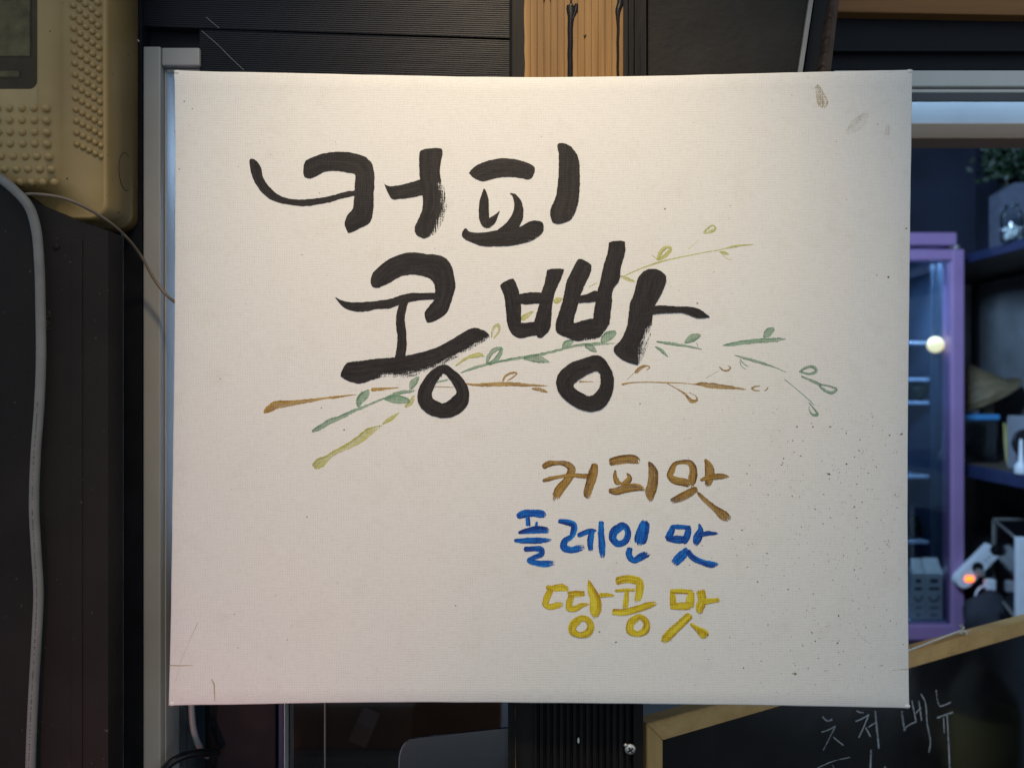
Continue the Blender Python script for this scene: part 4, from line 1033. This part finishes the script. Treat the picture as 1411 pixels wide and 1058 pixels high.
# ---------------------------------------------------------------- above the canvas, right of the post
YG = 0.052
gs = empty('hanging_sheet', (P(1000, 0, YG).x, YG, P(0, 200, YG).z), 'rough dark grey panel with a pale right edge, right of the post', 'panel')
obj('panel_sheet', pprism([(893, -160), (1136, -160), (1096, 118), (893, 118)], YG, YG + 0.012), M['grey_sheet'], gs)
obj('pale_edge', pprism([(1139.5, -160), (1145, -160), (1103, 118), (1097, 118)], YG - 0.002, YG + 0.010), M['pale_edge'], gs)
obj('backing', pprism([(1146, -160), (1176, -160), (1140, 130), (1104, 130)], YG + 0.02, YG + 0.03), M['dark'], gs)
ce = empty('card_strip', (P(1145, 0, YG).x, YG, P(0, 150, YG).z), 'dark brown ragged strip standing beside the grey panel', 'strip')
bm = bmesh.new(); n = 46; rowsL = []
for i in range(n + 1):
    t = i / n; y = -60 + 180 * t
    xl = 1150 - 14 * (y / 97.0) - 4; xr = 1153 - 11 * (y / 97.0) + 3
    j = mnoise.noise(Vector((y * 0.20, 3, 1))) * 2.2
    A_ = P(xl + j, y, YG - 0.004); B_ = P((xl + xr) / 2, y, YG - 0.008); C_ = P(xr, y, YG - 0.004)
    D_ = Vector((C_.x, YG + 0.006, C_.z)); E_ = Vector((A_.x, YG + 0.006, A_.z))
    rowsL.append([bm.verts.new(v) for v in (A_, B_, C_, D_, E_)])
for r0, r1 in zip(rowsL, rowsL[1:]):
    for k in range(5): bm.faces.new((r0[k], r0[(k+1) % 5], r1[(k+1) % 5], r1[k]))
bm.faces.new(rowsL[0]); bm.faces.new(rowsL[-1][::-1])
obj('strip', bm, M['cardboard'], ce)
YH = 0.115
hb = empty('wooden_beam', (P(1300, 0, YH).x, YH, P(0, 18, YH).z), 'brown wooden beam along the top right corner', 'beam')
a = P(1150, 16.5, YH); b = P(1620, -70, YH)
bm = B((a.x, YH, a.z), (b.x, YH + 0.05, b.z), 0.001)
for v in bm.verts: v.co.z -= (v.co.x - a.x) * 0.018
obj('beam', bm, M['beam_wood'], hb)
# black fascia under the beam, head of the shop window
struct('wall_fascia', B((P(1090, 0, YH).x, YH + 0.012, P(0, 96, YH + 0.012).z), (P(1700, 0, YH).x, YH + 0.017, P(0, 8, YH).z)), M['panel_dark'])
struct('wall_lintel', B((-1.6, YH + 0.055, EYE + 0.275), (XR + 0.06, 0.20, EYE + 1.302)), M['panel_dark'])
obj('fascia_lip', B((P(1152, 0, YH).x, YH + 0.004, P(0, 68, YH).z), (P(1700, 0, YH).x, YH + 0.0118, P(0, 65, YH).z), 0.0005), M['panel_dark'], hb)
YW = 0.108
sh = empty('shop_window_head', (P(1340, 0, YW).x, YW, P(0, 192, YW).z), 'pale grey window head with a blue lit blind case, right of the canvas', 'window head')
x0, x1 = P(1150, 0, YW).x, P(1720, 0, YW).x
obj('upper_rail', B((x0, YW, P(0, 119, YW).z), (x1, YW + 0.018, P(0, 97, YW).z), 0.001), M['alu'], sh)
obj('step', B((x0, YW + 0.004, P(0, 124, YW).z), (x1, YW + 0.0188, P(0, 119.4, YW).z), 0.0005), M['grey_metal'], sh)
obj('lower_lip', B((x0, YW - 0.002, P(0, 129, YW).z), (x1, YW + 0.0185, P(0, 124.4, YW).z), 0.0008), M['alu'], sh)
YC = 0.27
obj('blind_case', B((P(1100, 0, YC).x, YC, P(0, 171, YC).z), (P(1720, 0, YC).x, YC + 0.025, P(0, 120, YC).z), 0.001), M['alu'], sh)
obj('bottom_bar', B((P(1100, 0, YC).x, YC - 0.004, P(0, 193, YC).z), (P(1720, 0, YC).x, YC + 0.03, P(0, 171.5, YC).z), 0.001), M['bar_wood'], sh)

# ---------------------------------------------------------------- blackboard lower right (turned into the room)
th = math.atan2(0.49, 0.87)
ex = Vector((math.cos(th), math.sin(th), 0)); ey = Vector((-math.sin(th), math.cos(th), 0)); ez = Vector((0, 0, 1))
o0 = P(891, 997, 0.050)
bbE = empty('blackboard', (o0.x, o0.y, o0.z - 0.42), 'black menu board in a light oak frame with chalk lettering, lower right', 'menu board')
def bb(u, d, z): return o0 + ex * u + ey * d + ez * z
def bbox_(u0, u1, d0, d1, z0, z1, bev=0.0008):
    bm = bmesh.new(); box(bm, (u0, d0, z0), (u1, d1, z1), bev)
    for v in bm.verts: v.co = bb(*v.co)
    return bm
RW = 0.0165; BL = 0.66; BH = 0.42
def rail(pts, d0, d1):
    bm = bmesh.new(); A = [bm.verts.new(bb(u, d0, z)) for u, z in pts]; Bv = [bm.verts.new(bb(u, d1, z)) for u, z in pts]
    bm.faces.new(A); bm.faces.new(Bv[::-1])
    for i in range(4): bm.faces.new((A[i], Bv[i], Bv[(i+1) % 4], A[(i+1) % 4]))
    bmesh.ops.bevel(bm, geom=bm.edges[:], offset=0.0006, segments=2, affect='EDGES'); return bm
g_ = 0.00012
M['oak_up'] = mat_wood('light oak upright', (0.44, 0.25, 0.085), (0.58, 0.36, 0.135), (0.68, 0.45, 0.19), 2, 1.2)
top = obj('frame_rail', rail([(g_, 0), (BL, 0), (BL - RW, -RW), (RW + g_, -RW)], 0, 0.014), M['oak'], bbE)
obj('frame_stile', rail([(0, -g_), (RW, -RW - g_), (RW, -BH + RW), (0, -BH)], 0, 0.014), M['oak_up'], bbE)
obj('frame_stile', rail([(BL, -g_), (BL, -BH), (BL - RW, -BH + RW), (BL - RW, -RW - g_)], 0, 0.014), M['oak_up'], bbE)
obj('frame_rail', rail([(g_, -BH), (RW, -BH + RW), (BL - RW, -BH + RW), (BL - g_, -BH)], 0, 0.014), M['oak'], bbE)
obj('board_face', bbox_(RW * 0.8, BL - RW * 0.8, 0.005, 0.008, -BH + RW * 0.8, -RW * 0.8, 0), M['board_face'], bbE)
camv = cam.location.copy(); pn = ey; p0 = bb(0, 0.0047, 0)
def on_board(px, py):
    d = Vector(((px - CX) / FPX, 1.0, -(py - CY) / FPX)); t = (p0 - camv).dot(pn) / d.dot(pn); return camv + d * t
ZW = (1100, 930, 4.537)
def chalk(name_label, strokes):
    bm = bmesh.new()
    for k, st in enumerate(strokes):
        c = crom([(ZW[0] + p[0]/ZW[2], ZW[1] + p[1]/ZW[2]) for p in st[0]], max(6, len(st[0]) * 7)); w_ = st[1] / ZW[2]
        rows = []
        for i, p in enumerate(c):
            a = c[max(0, i-1)]; b = c[min(len(c)-1, i+1)]; l = math.hypot(b[0]-a[0], b[1]-a[1]) or 1
            nx, ny = -(b[1]-a[1])/l, (b[0]-a[0])/l; h = w_ / 2 * (0.8 + 0.35 * mnoise.noise(Vector((p[0]*0.3, p[1]*0.3, k))))
            off = ey * (-0.00002 * k)
            rows.append((bm.verts.new(on_board(p[0]-nx*h, p[1]-ny*h) + off), bm.verts.new(on_board(p[0]+nx*h, p[1]+ny*h) + off)))
        for r0, r1 in zip(rows, rows[1:]): bm.faces.new((r0[0], r0[1], r1[1], r1[0]))
    o = obj('chalk_syllable', bm, M['chalk'], bbE); o['label'] = name_label
chalk('first chalk syllable on the board', [([(152,258),(180,284),(212,275)],13), ([(145,355),(190,340),(234,316)],9), ([(232,318),(200,380),(156,467)],8), ([(218,385),(250,412),(282,437)],9), ([(120,578),(220,535),(322,512)],7), ([(212,558),(226,582)],6)])
chalk('second chalk syllable on the board', [([(363,221),(385,231),(408,233)],11), ([(358,288),(400,270),(442,244)],10), ([(440,245),(412,315),(378,390)],10), ([(420,325),(435,352),(450,382)],10), ([(438,324),(482,294)],10), ([(480,222),(490,330),(503,456)],14), ([(454,463),(450,582)],13), ([(536,570),(546,575)],12)])
chalk('third chalk syllable on the board', [([(646,222),(655,290),(666,348)],16), ([(664,332),(700,306),(736,290)],11), ([(710,158),(722,220),(736,292)],11), ([(733,238),(766,200)],10), ([(752,158),(762,220),(770,284)],11), ([(766,116),(790,160),(805,300),(825,420),(815,482)],11)])
chalk('fourth chalk syllable on the board', [([(862,92),(870,155),(886,192),(915,185),(955,168)],10), ([(868,266),(915,248),(966,230)],13), ([(908,266),(912,360)],11), ([(930,250),(938,400),(946,580)],12)])
# string tied to a nail in the top rail
na = P(1325, 868, 0); dn = Vector(((1325-CX)/FPX, 1, -(868-CY)/FPX)); tt = (bb(0, 0.004, 0) - camv).dot(pn) / dn.dot(pn); nail = camv + dn * tt
lf = [nail, camv + Vector(((1290-CX)/FPX, 1, -(881-CY)/FPX)) * (tt - 0.03), camv + Vector(((1262-CX)/FPX, 1, -(892-CY)/FPX)) * (tt - 0.09), camv + Vector(((1236-CX)/FPX, 1, -(901-CY)/FPX)) * (tt - 0.14)]
st = empty('hanging_string', tuple(lf[-1]), 'white string tied to a nail on the menu board frame', 'string')
obj('cord', tube(bmesh.new(), lf, 0.0009, 7, 40), M['string'], st, smooth=True)
bm = bmesh.new()
for k in range(14):
    d = Vector((random.uniform(-1, 1), random.uniform(-1, 0.2), random.uniform(-0.4, 1))).normalized()
    tube(bm, [nail, nail + d * 0.004, nail + d * 0.007 + Vector((random.uniform(-1, 1), 0, random.uniform(-1, 1))) * 0.002], 0.0005, 5, 6)
obj('knot', bm, M['string'], st)
obj('nail', tube(bmesh.new(), [nail + Vector((0, 0, -0.004)), nail, nail + Vector((0, 0, 0.007))], 0.0008, 8, 6), M['steel'], st)
# bottle standing just right of the frame, seen mirrored in the glossy board
vb = camv + Vector(((1357-CX)/FPX, 1, -(1000-CY)/FPX)) * 0.96
bo = vb - pn * (2 * (vb - p0).dot(pn))
bt = empty('drink_bottle', (bo.x, bo.y, bo.z - 0.20), 'plastic bottle with an olive label mirrored in the black menu board', 'bottle')
k = 0.96 / FPX
zt_ = lambda py: EYE - (py - CY) * k
obj('bottle_body', lathe([(0, zt_(1180)), (40*k, zt_(1180)), (43*k, zt_(1170)), (43*k, zt_(975)), (40*k, zt_(955)), (22*k, zt_(925)), (16*k, zt_(915)), (16*k, zt_(905)), (0, zt_(905))], 28, bo.x, bo.y, 0), M['clear_plastic'], bt, smooth=True)
obj('label_band', lathe([(43.5*k, zt_(1170)), (43.5*k, zt_(978)), (42.5*k, zt_(978)), (42.5*k, zt_(1170))], 28, bo.x, bo.y, 0), M['olive'], bt, smooth=True)
obj('cap', lathe([(0, zt_(912)), (17*k, zt_(912)), (17*k, zt_(892)), (0, zt_(890))], 20, bo.x, bo.y, 0), M['black_plastic'], bt)
st_z = zt_(1180)
setp(obj('side_table', B((bo.x - 0.05, bo.y - 0.06, st_z - 0.02), (bo.x + 0.20, bo.y + 0.15, st_z - 0.0005), 0.002), M['panel_dark']), 'dark low table top under the bottle', 'table')

# ---------------------------------------------------------------- inside the shop: fridge
YR = 2.345
def PX(x): return P(x, 0, YR).x
def PZ(y): return P(0, y, YR).z
fr = empty('display_fridge', (PX(1323) - 0.3, YR + 0.3, 0.0), 'purple glass-door display fridge in the shop behind', 'fridge')
fx1 = PX(1323); fx0 = fx1 - 0.60
obj('top_fascia', B((fx0, YR, PZ(338)), (fx1 - 0.01, YR + 0.60, PZ(320)), 0.006), M['purple'], fr)
obj('carton_tray', B((fx0 + 0.04, YR + 0.012, PZ(858) - 0.002), (fx1 - 0.041, YR + 0.0995, P(0, 853.6, YR + 0.018).z)), M['shelf_blue'], fr)
obj('body_back', B((fx0, YR + 0.56, 0.02), (fx1 - 0.01, YR + 0.60, PZ(338.5))), M['fridge_in'], fr)
obj('side_wall', B((fx1 - 0.026, YR + 0.05, 0.02), (fx1 - 0.01, YR + 0.559, PZ(338.5))), M['purple'], fr)
obj('side_wall', B((fx0, YR + 0.05, 0.02), (fx0 + 0.035, YR + 0.559, PZ(338.5))), M['purple'], fr)
obj('inner_lining', B((fx1 - 0.040, YR + 0.045, PZ(870)), (fx1 - 0.0265, YR + 0.555, PZ(345))), M['fridge_in'], fr)
obj('base', B((fx0, YR + 0.005, 0.02), (fx1 - 0.01, YR + 0.55, PZ(884)), 0.004), M['purple'], fr)
door = obj('door_frame', B((PX(1306), YR - 0.03, PZ(879)), (fx1, YR + 0.04, PZ(345)), 0.006), M['purple'], fr)
obj('door_rail', B((fx0, YR - 0.0295, PZ(360)), (PX(1306) + 0.004, YR + 0.039, PZ(345.3)), 0.005), M['purple'], fr)
obj('door_rail', B((fx0, YR - 0.0295, PZ(878.6)), (PX(1306) + 0.004, YR + 0.039, PZ(858)), 0.005), M['purple'], fr)
obj('door_pane', B((fx0, YR - 0.012, PZ(858.4)), (PX(1306.2), YR - 0.006, PZ(359.6))), M['fridge_glass'], fr)
obj('hinge', B((PX(1312), YR - 0.02, PZ(344.5)), (PX(1318), YR + 0.02, PZ(338.8)), 0.002), M['steel'], fr)
for y in (470, 521, 553, 655, 745, 857):
    zz = PZ(y) * 1.0
    yf = YR + 0.10
    z2 = EYE - (y - CY) * (DIST + yf) / FPX
    obj('fridge_shelf', B((fx0 + 0.04, yf, z2 - 0.012), (P(1281, 0, yf).x if y < 800 else P(1300, 0, yf).x, yf + 0.43, z2), 0.002), M['shelf_blue'], fr)
obj('pane_post', B((P(1283, 0, YR + 0.07).x, YR + 0.065, PZ(856)), (P(1287, 0, YR + 0.07).x, YR + 0.075, PZ(362)), 0.002), M['fridge_in'], fr)
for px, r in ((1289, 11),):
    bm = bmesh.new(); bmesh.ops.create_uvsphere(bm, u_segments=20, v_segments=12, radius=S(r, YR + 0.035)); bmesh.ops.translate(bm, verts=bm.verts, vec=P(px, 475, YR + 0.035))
    obj('globe_reflection', bm, M['reflected_glow'], fr, smooth=True)  # emissive globe standing in for a lamp reflected in the door glass
lamp('fridge_fill_light', 'AREA', (fx1 - 0.16, YR + 0.062, PZ(350)), (fx1 - 0.16, YR + 0.15, 0.35), 1.6, (0.50, 0.74, 1.0), shape='RECTANGLE', size=0.3, size_y=0.02, spread=R(75))  # unseen light added to brighten the shelves and cartons
# milk cartons
def carton(px0, px1, lab):
    yf = YR + 0.018
    a, b = P(px0, 853, yf), P(px1, 790, yf); zt2 = P(0, 771, yf).z
    w_ = b.x - a.x
    root = empty('milk_carton', ((a.x + b.x) / 2, yf + w_ / 2, a.z), lab, 'carton', 'milk cartons in the fridge')
    obj('body', B((a.x, yf, a.z), (b.x, yf + w_, b.z), 0.002), M['carton'], root)
    bm = bmesh.new(); ym = yf + w_ / 2
    v = [bm.verts.new(c) for c in ((a.x, yf, b.z), (b.x, yf, b.z), (b.x, yf + w_, b.z), (a.x, yf + w_, b.z), (a.x + 0.004, ym - 0.002, zt2), (b.x - 0.004, ym - 0.002, zt2), (b.x - 0.004, ym + 0.002, zt2), (a.x + 0.004, ym + 0.002, zt2))]
    for f in ((0, 1, 5, 4), (1, 2, 6, 5), (2, 3, 7, 6), (3, 0, 4, 7), (4, 5, 6, 7), (3, 2, 1, 0)): bm.faces.new([v[i] for i in f])
    obj('gable_top', bm, M['carton'], root)
    cx = (a.x + b.x) / 2; h = b.z - a.z; yy = yf - 0.0008
    bm = bmesh.new()
    box(bm, (cx - w_*.22, yy, a.z + h*.80), (cx + w_*.22, yy + 0.0006, a.z + h*.88)); box(bm, (cx - w_*.3, yy, a.z + h*.64), (cx + w_*.3, yy + 0.0006, a.z + h*.70))
    box(bm, (cx - w_*.25, yy, a.z + h*.24), (cx + w_*.25, yy + 0.0006, a.z + h*.27)); box(bm, (cx - w_*.2, yy, a.z + h*.08), (cx + w_*.2, yy + 0.0006, a.z + h*.11))
    tube(bm, [(cx - w_*.3, yy, a.z + h*.50), (cx - w_*.15, yy, a.z + h*.41), (cx + w_*.12, yy, a.z + h*.41), (cx + w_*.3, yy, a.z + h*.52)], 0.0028, 6, 16)
    obj('print', bm, M['navy'], root)
carton(1257, 1274, 'pale milk carton in the fridge, left of the other carton'); carton(1275, 1299, 'pale milk carton in the fridge beside its door frame')
# bags on the fridge shelves
def blob(name, px, py, y, rx, rz, m, lab, cat):
    c = P(px, py, y); bm = bmesh.new(); bmesh.ops.create_icosphere(bm, subdivisions=3, radius=1.0)
    for v in bm.verts:
        f = 1 + 0.35 * mnoise.noise(v.co * 2.2 + Vector((px, py, 0)))
        v.co = Vector((c.x + v.co.x * S(rx, y) * f, y + v.co.y * S(rx, y) * 0.7, c.z + v.co.z * S(rz, y) * f))
    return setp(obj(name, bm, m, smooth=True), lab, cat)
blob('vegetable_bag', 1268, 537, YR + 0.16, 13, 13, M['leaf'], 'greenish bag on the upper shelves of the fridge', 'bag')
blob('vegetable_bag', 1256, 726, YR + 0.16, 13, 15, M['leaf'], 'greenish bag on the shelf above the milk cartons', 'bag')

# ---------------------------------------------------------------- shelves on the right wall
def shelf(name, ztop, zbot, lab):
    r = empty(name, (1.95, 2.3, ztop), lab, 'shelf')
    obj('shelf_board', B((1.755, 1.55, zbot + 0.004), (XR, YB, ztop), 0.001), M['shelf_wood'], r)
    obj('shelf_lip', B((1.738, 1.55, zbot), (1.7545, YB, ztop + 0.002), 0.002), M['navy'], r)
shelf('wall_shelf', EYE + 0.4934, EYE + 0.4615, 'upper navy shelf with a glass jar on it'); shelf('wall_shelf', EYE - 0.3096, EYE - 0.355, 'lower navy shelf with the straw hat and the blue-lidded tub')
zs = EYE - 0.3096 + 0.0005
# blue-lidded tub
yt = 2.47
tb = empty('storage_tub', (1.84, yt + 0.12, zs), 'clear storage tub with a blue lid under the straw hat', 'tub')
x0, x1 = 1.757, P(1379, 0, yt).x; zl = P(0, 579, yt).z
obj('tub_wall', ring_loft([(rrect(x0 + 0.006, x1 - 0.006, 0, 1, 0.01), 0)], False, False) if False else B((x0 + 0.005, yt + 0.004, zs), (x1 - 0.006, yt + 0.24, zl - 0.0005), 0.008), M['clear_plastic'], tb)
obj('lid', B((x0, yt, zl), (x1, yt + 0.245, P(0, 571, yt).z), 0.006), M['lid_blue'], tb)
blob('tub_contents', 1352, 618, yt + 0.12, 18, 14, M['fabric'], 'dark goods inside the blue-lidded tub', 'goods')
zlid = P(0, 571, yt).z + 0.0005
# straw hat, a wide cone tilted up at the right
yh = yt + 0.12
hc = P(1347, 546, yh); hat = empty('straw_hat', (hc.x, hc.y, zlid), 'conical straw hat with a wide brim resting on the tub', 'hat')
prof = [(S(56, yh), 0.0), (S(43, yh), 0.012), (S(34, yh), 0.045), (S(22, yh), 0.085), (S(12, yh), 0.125), (S(4, yh), 0.150), (0, 0.152)]
bm = bmesh.new(); seg = 36; rs = []
for r_, z_ in prof: rs.append([bm.verts.new((max(r_, 1e-4)*math.cos(2*math.pi*k/seg), max(r_, 1e-4)*math.sin(2*math.pi*k/seg), z_ + 0.0015 * (k % 2))) for k in range(seg)])
for a_, b_ in zip(rs, rs[1:]):
    for k in range(seg): bm.faces.new((a_[k], a_[(k+1) % seg], b_[(k+1) % seg], b_[k]))
for v in bm.verts:
    x, z_ = v.co.x, v.co.z; an = R(27); v.co = Vector((hc.x + x*math.cos(an) - z_*math.sin(an), hc.y + v.co.y, hc.z + x*math.sin(an) + z_*math.cos(an)))
hb_ = obj('hat_cone', bm, M['straw'], hat, smooth=False)
sm = hb_.modifiers.new('thick', 'SOLIDIFY'); sm.thickness = 0.003
c = P(1358, 571, yt + 0.06)
bm = bmesh.new()
for k in range(5): box(bm, (c.x - 0.02 + k * 0.0085, yt + 0.04, zlid), (c.x - 0.02 + k * 0.0085 + 0.007, yt + 0.075, zlid + 0.066), 0.001)
setp(obj('wicker_box', bm, M['straw']), 'small wicker box under the brim of the straw hat', 'box')
c = P(1342, 565, yt + 0.05)
setp(obj('white_cup', lathe([(0, 0), (0.014, 0), (0.021, 0.014), (0.0195, 0.014), (0.012, 0.002), (0, 0.002)], 20, c.x, yt + 0.05, zlid), M['white_plastic'], smooth=True), 'small white bowl under the straw hat', 'bowl')
# grey appliance with a dark round opening, white bottle before it
ya = 2.16
ap = empty('grey_appliance', (P(1402, 0, ya).x + 0.05, ya + 0.06, zs), 'grey appliance with a dark round opening on the lower shelf', 'appliance')
a = 1.806
obj('body', B((a + 0.006, ya, zs), (a + 0.16, ya + 0.12, P(0, 574, ya).z), 0.006), M['appliance_grey'], ap)
bm = lathe([(0, 0.0), (S(18, ya), 0.0), (S(19, ya), 0.003), (S(19, ya), 0.008), (0, 0.008)], 28); c = P(1413, 610, ya)
for v in bm.verts: v.co = Vector((c.x + v.co.x, ya - 0.006 + v.co.z, c.z + v.co.y))
obj('round_opening', bm, M['black_plastic'], ap)
c = P(1407, 640, ya - 0.06)
setp(obj('white_bottle', lathe([(0, 0), (0.019, 0), (0.021, 0.006), (0.020, 0.03), (0.008, 0.045), (0.006, 0.10), (0.004, 0.12), (0, 0.12)], 20, c.x, ya - 0.06, zs), M['white_plastic'], smooth=True), 'small white bottle before the grey appliance', 'bottle')
bm = bmesh.new(); c = P(1387, 574, 2.40); c.z = zs
for k in range(6):
    d = Vector((random.uniform(-0.08, 0.08), random.uniform(-0.1, 0.1), 1)); tube(bm, [c, c + d * 0.10, c + d * 0.16 + Vector((d.x, 0, 0)) * 0.02], 0.0032, 6, 10, taper=lambda t: 0.4 + math.sin(math.pi * t))
setp(obj('dried_plant', bm, M['olive'], smooth=True), 'small yellowish sprig beside the blue-lidded tub', 'plant')
# jar, carton and leaves on the upper shelf
zu = EYE + 0.4934 + 0.0025; yj = 2.14
c = P(1394, 330, yj); jr = empty('glass_jar', (c.x, yj, zu), 'glass jar with pale sweets on the upper shelf', 'jar')
r_ = S(14, yj)
obj('jar_glass', lathe([(0, 0), (r_*0.9, 0), (r_, 0.006), (r_, 0.085), (r_*0.8, 0.105), (r_*0.6, 0.112), (r_*0.6, 0.125), (0, 0.125)], 24, c.x, yj, zu), M['glass'], jr, smooth=True)
bm = bmesh.new()
for k in range(34):
    an = random.random() * 6.28; q = r_ * 0.75 * math.sqrt(random.random()); t = bmesh.ops.create_icosphere(bm, subdivisions=1, radius=0.008)
    bmesh.ops.translate(bm, verts=t['verts'], vec=(c.x + q*math.cos(an), yj + q*math.sin(an), zu + 0.010 + random.random() * 0.04))
obj('sweets', bm, M['carton'], jr)['kind'] = 'stuff'
yk = 2.26; a, b = P(1377, 0, yk), P(1420, 0, yk)
q = [(a.x, zu), (b.x, zu), (b.x, P(0, 251, yk).z), (P(1398, 0, yk).x, P(0, 252, yk).z), (a.x, P(0, 266, yk).z)]
setp(obj('pale_carton', prism(q, yk, yk + 0.06), M['carton_dim']), 'pale carton with a slanted top behind the glass jar', 'carton')
def foliage(name, px, py, y, rx, rz, n, m, lab):
    c = P(px, py, y); bm = bmesh.new()
    for k in range(n):
        p = c + Vector((random.gauss(0, 0.45) * S(rx, y), random.gauss(0, 0.4) * S(rx, y), random.gauss(0, 0.45) * S(rz, y)))
        d = Vector((random.uniform(-1, 1), random.uniform(-1, 1), random.uniform(-0.6, 1))).normalized(); s = d.cross(Vector((0.3, 1, 0.2))).normalized() * 0.010; L_ = d * 0.032
        f = bm.faces.new([bm.verts.new(x) for x in (p, p + L_*0.5 + s, p + L_, p + L_*0.5 - s)])
    root = empty(name, (c.x, c.y, zu), lab, 'plant'); obj('leaves', bm, m, root)['kind'] = 'stuff'
    obj('stem', tube(bmesh.new(), [Vector((c.x + 0.02, c.y + 0.02, zu)), c + Vector((0.01, 0.01, -0.02)), c], 0.004, 7, 12), M['cardboard'], root)
foliage('trailing_plant', 1385, 222, 2.35, 34, 28, 420, M['leaf'], 'dark leafy plant above the upper shelf')
# under the lower shelf: power strip, plug, black cabinet, bag, low bench
zl_ = P(0, 900, 2.2).z
be = empty('low_bench', (1.9, 2.2, 0.0), 'dark low bench under the shelves', 'bench')
obj('bench_top', B((1.70, 1.75, EYE - 0.83), (XR, YB, EYE - 0.80), 0.002), M['panel_dark'], be); obj('bench_base', B((1.74, 1.80, 0.0), (XR, YB, EYE - 0.8305)), M['panel_dark'], be)
yp = 2.28
ps = empty('power_strip', tuple(P(1346, 805, yp)), 'white power strip with a glowing orange switch', 'power strip')
A_, B_ = P(1329, 800, yp), P(1372, 757, yp); dv = (B_ - A_); L_ = dv.length; dx = dv.normalized(); nz = Vector((-dx.z, 0, dx.x)); W_ = S(10.5, yp)
pts = []
for k in range(13): an = R(90 + 180 * k / 12); pts.append(A_ + dx * math.cos(an) * W_ + nz * math.sin(an) * W_)
pts += [B_ - nz * W_, B_ + nz * W_]
obj('housing', prism([(p.x, p.z) for p in pts], yp, yp + 0.035, 0.002), M['white_plastic'], ps)
for f, r_ in ((0.42, 8.0), (0.72, 8.0), (0.99, 7.5)):
    c = A_ + dx * L_ * f; bm = lathe([(0, 0), (S(r_, yp), 0), (S(r_, yp), 0.002), (0, 0.002)], 20)
    for v in bm.verts: v.co = Vector((c.x + v.co.x, yp - 0.0025 + v.co.z, c.z + v.co.y))
    so = obj('socket', bm, M['white_plastic'] if f == 0.72 else M['black_plastic'], ps)
    for s in (-1, 1):
        bm = lathe([(0, 0), (S(1.2, yp), 0), (S(1.2, yp), 0.001), (0, 0.001)], 10); cc = c + dx * s * S(3.0, yp)
        for v in bm.verts: v.co = Vector((cc.x + v.co.x, yp - 0.0038 + v.co.z, cc.z + v.co.y))
        obj('pin_hole', bm, M['black_plastic'], so)
c = P(1335.5, 797, yp); bm = bmesh.new(); box(bm, (c.x - S(5.5, yp), yp - 0.006, c.z - S(3.6, yp)), (c.x + S(5.5, yp), yp + 0.001, c.z + S(3.6, yp)), 0.003)
obj('switch', bm, M['led'], ps)['label'] = 'glowing orange rocker switch'
c = P(1346, 787, yp); setp(obj('black_plug', B((c.x - S(4, yp), yp - 0.035, c.z - S(4.5, yp)), (c.x + S(4, yp), yp - 0.003, c.z + S(4.5, yp)), 0.004), M['grey_metal']), 'dark plug in the power strip beside the orange switch', 'plug')
c = P(1367, 806, yp - 0.04); pl = empty('white_plug', tuple(c), 'white plug with its cable hanging below the power strip', 'plug')
obj('plug_body', B((c.x - S(6, yp), c.y, c.z - S(8, yp)), (c.x + S(6, yp), c.y + 0.03, c.z + S(7, yp)), 0.005), M['white_plastic'], pl)
obj('cable', tube(bmesh.new(), [P(1362, 806, yp - 0.02), P(1353, 808, yp - 0.03), P(1346, 815, yp - 0.03), P(1343, 830, yp - 0.03), P(1337, 845, yp - 0.03), P(1336, 890, yp - 0.03)], S(1.5, yp), 8, 50), M['white_plastic'], pl, smooth=True)
# black glass cabinet seen corner-on
F_ = Vector((1.807, 2.345, 0)); Nn = Vector((1.67, 2.015, 0)); zt3, zb3 = EYE - 0.506, EYE - 0.77
wv = Vector((0.33, -0.02, 0))
cb = empty('glass_cabinet', ((F_.x + Nn.x) / 2 + 0.16, 2.17, zb3), 'black glass cabinet with a white front edge, low at the right', 'cabinet')
bm = bmesh.new(); lo = [F_, Nn, Nn + wv, F_ + wv]
va = [bm.verts.new((p.x, p.y, zb3)) for p in lo]; vb = [bm.verts.new((p.x, p.y, zt3)) for p in lo]
bm.faces.new(va[::-1]); bm.faces.new(vb)
for i in range(4): bm.faces.new((va[i], va[(i+1) % 4], vb[(i+1) % 4], vb[i]))
obj('cabinet_body', bm, M['mirror_black'], cb)
up_ = Vector((0, 0, 1)); ofs = Vector((-0.004, -0.002, 0))
Fb, Ft, Nb, Nt = F_ + up_*zb3 + ofs, F_ + up_*zt3 + ofs, Nn + up_*zb3 + ofs, Nn + up_*zt3 + ofs
for a_, b_ in ((Fb, Ft), (Fb, Nb), (Ft, Nt), (Ft, Ft + wv)): obj('edge_rod', tube(bmesh.new(), [a_, (a_ + b_) / 2, b_], 0.0045, 6, 0), M['grey_metal'], cb)
obj('white_edge', B((Nn.x - 0.003, Nn.y - 0.02, zb3), (Nn.x + 0.030, Nn.y - 0.0005, zt3), 0.003), M['white_plastic'], cb)
obj('cabinet_foot', B((Nn.x + 0.05, Nn.y + 0.05, EYE - 0.7998), (Nn.x + 0.3, Nn.y + 0.3, zb3 - 0.0004)), M['black_plastic'], cb)
blob('dark_bag', 1362, 850, 2.20, 32, 34, M['fabric'], 'dark cloth bag standing under the power strip', 'bag')
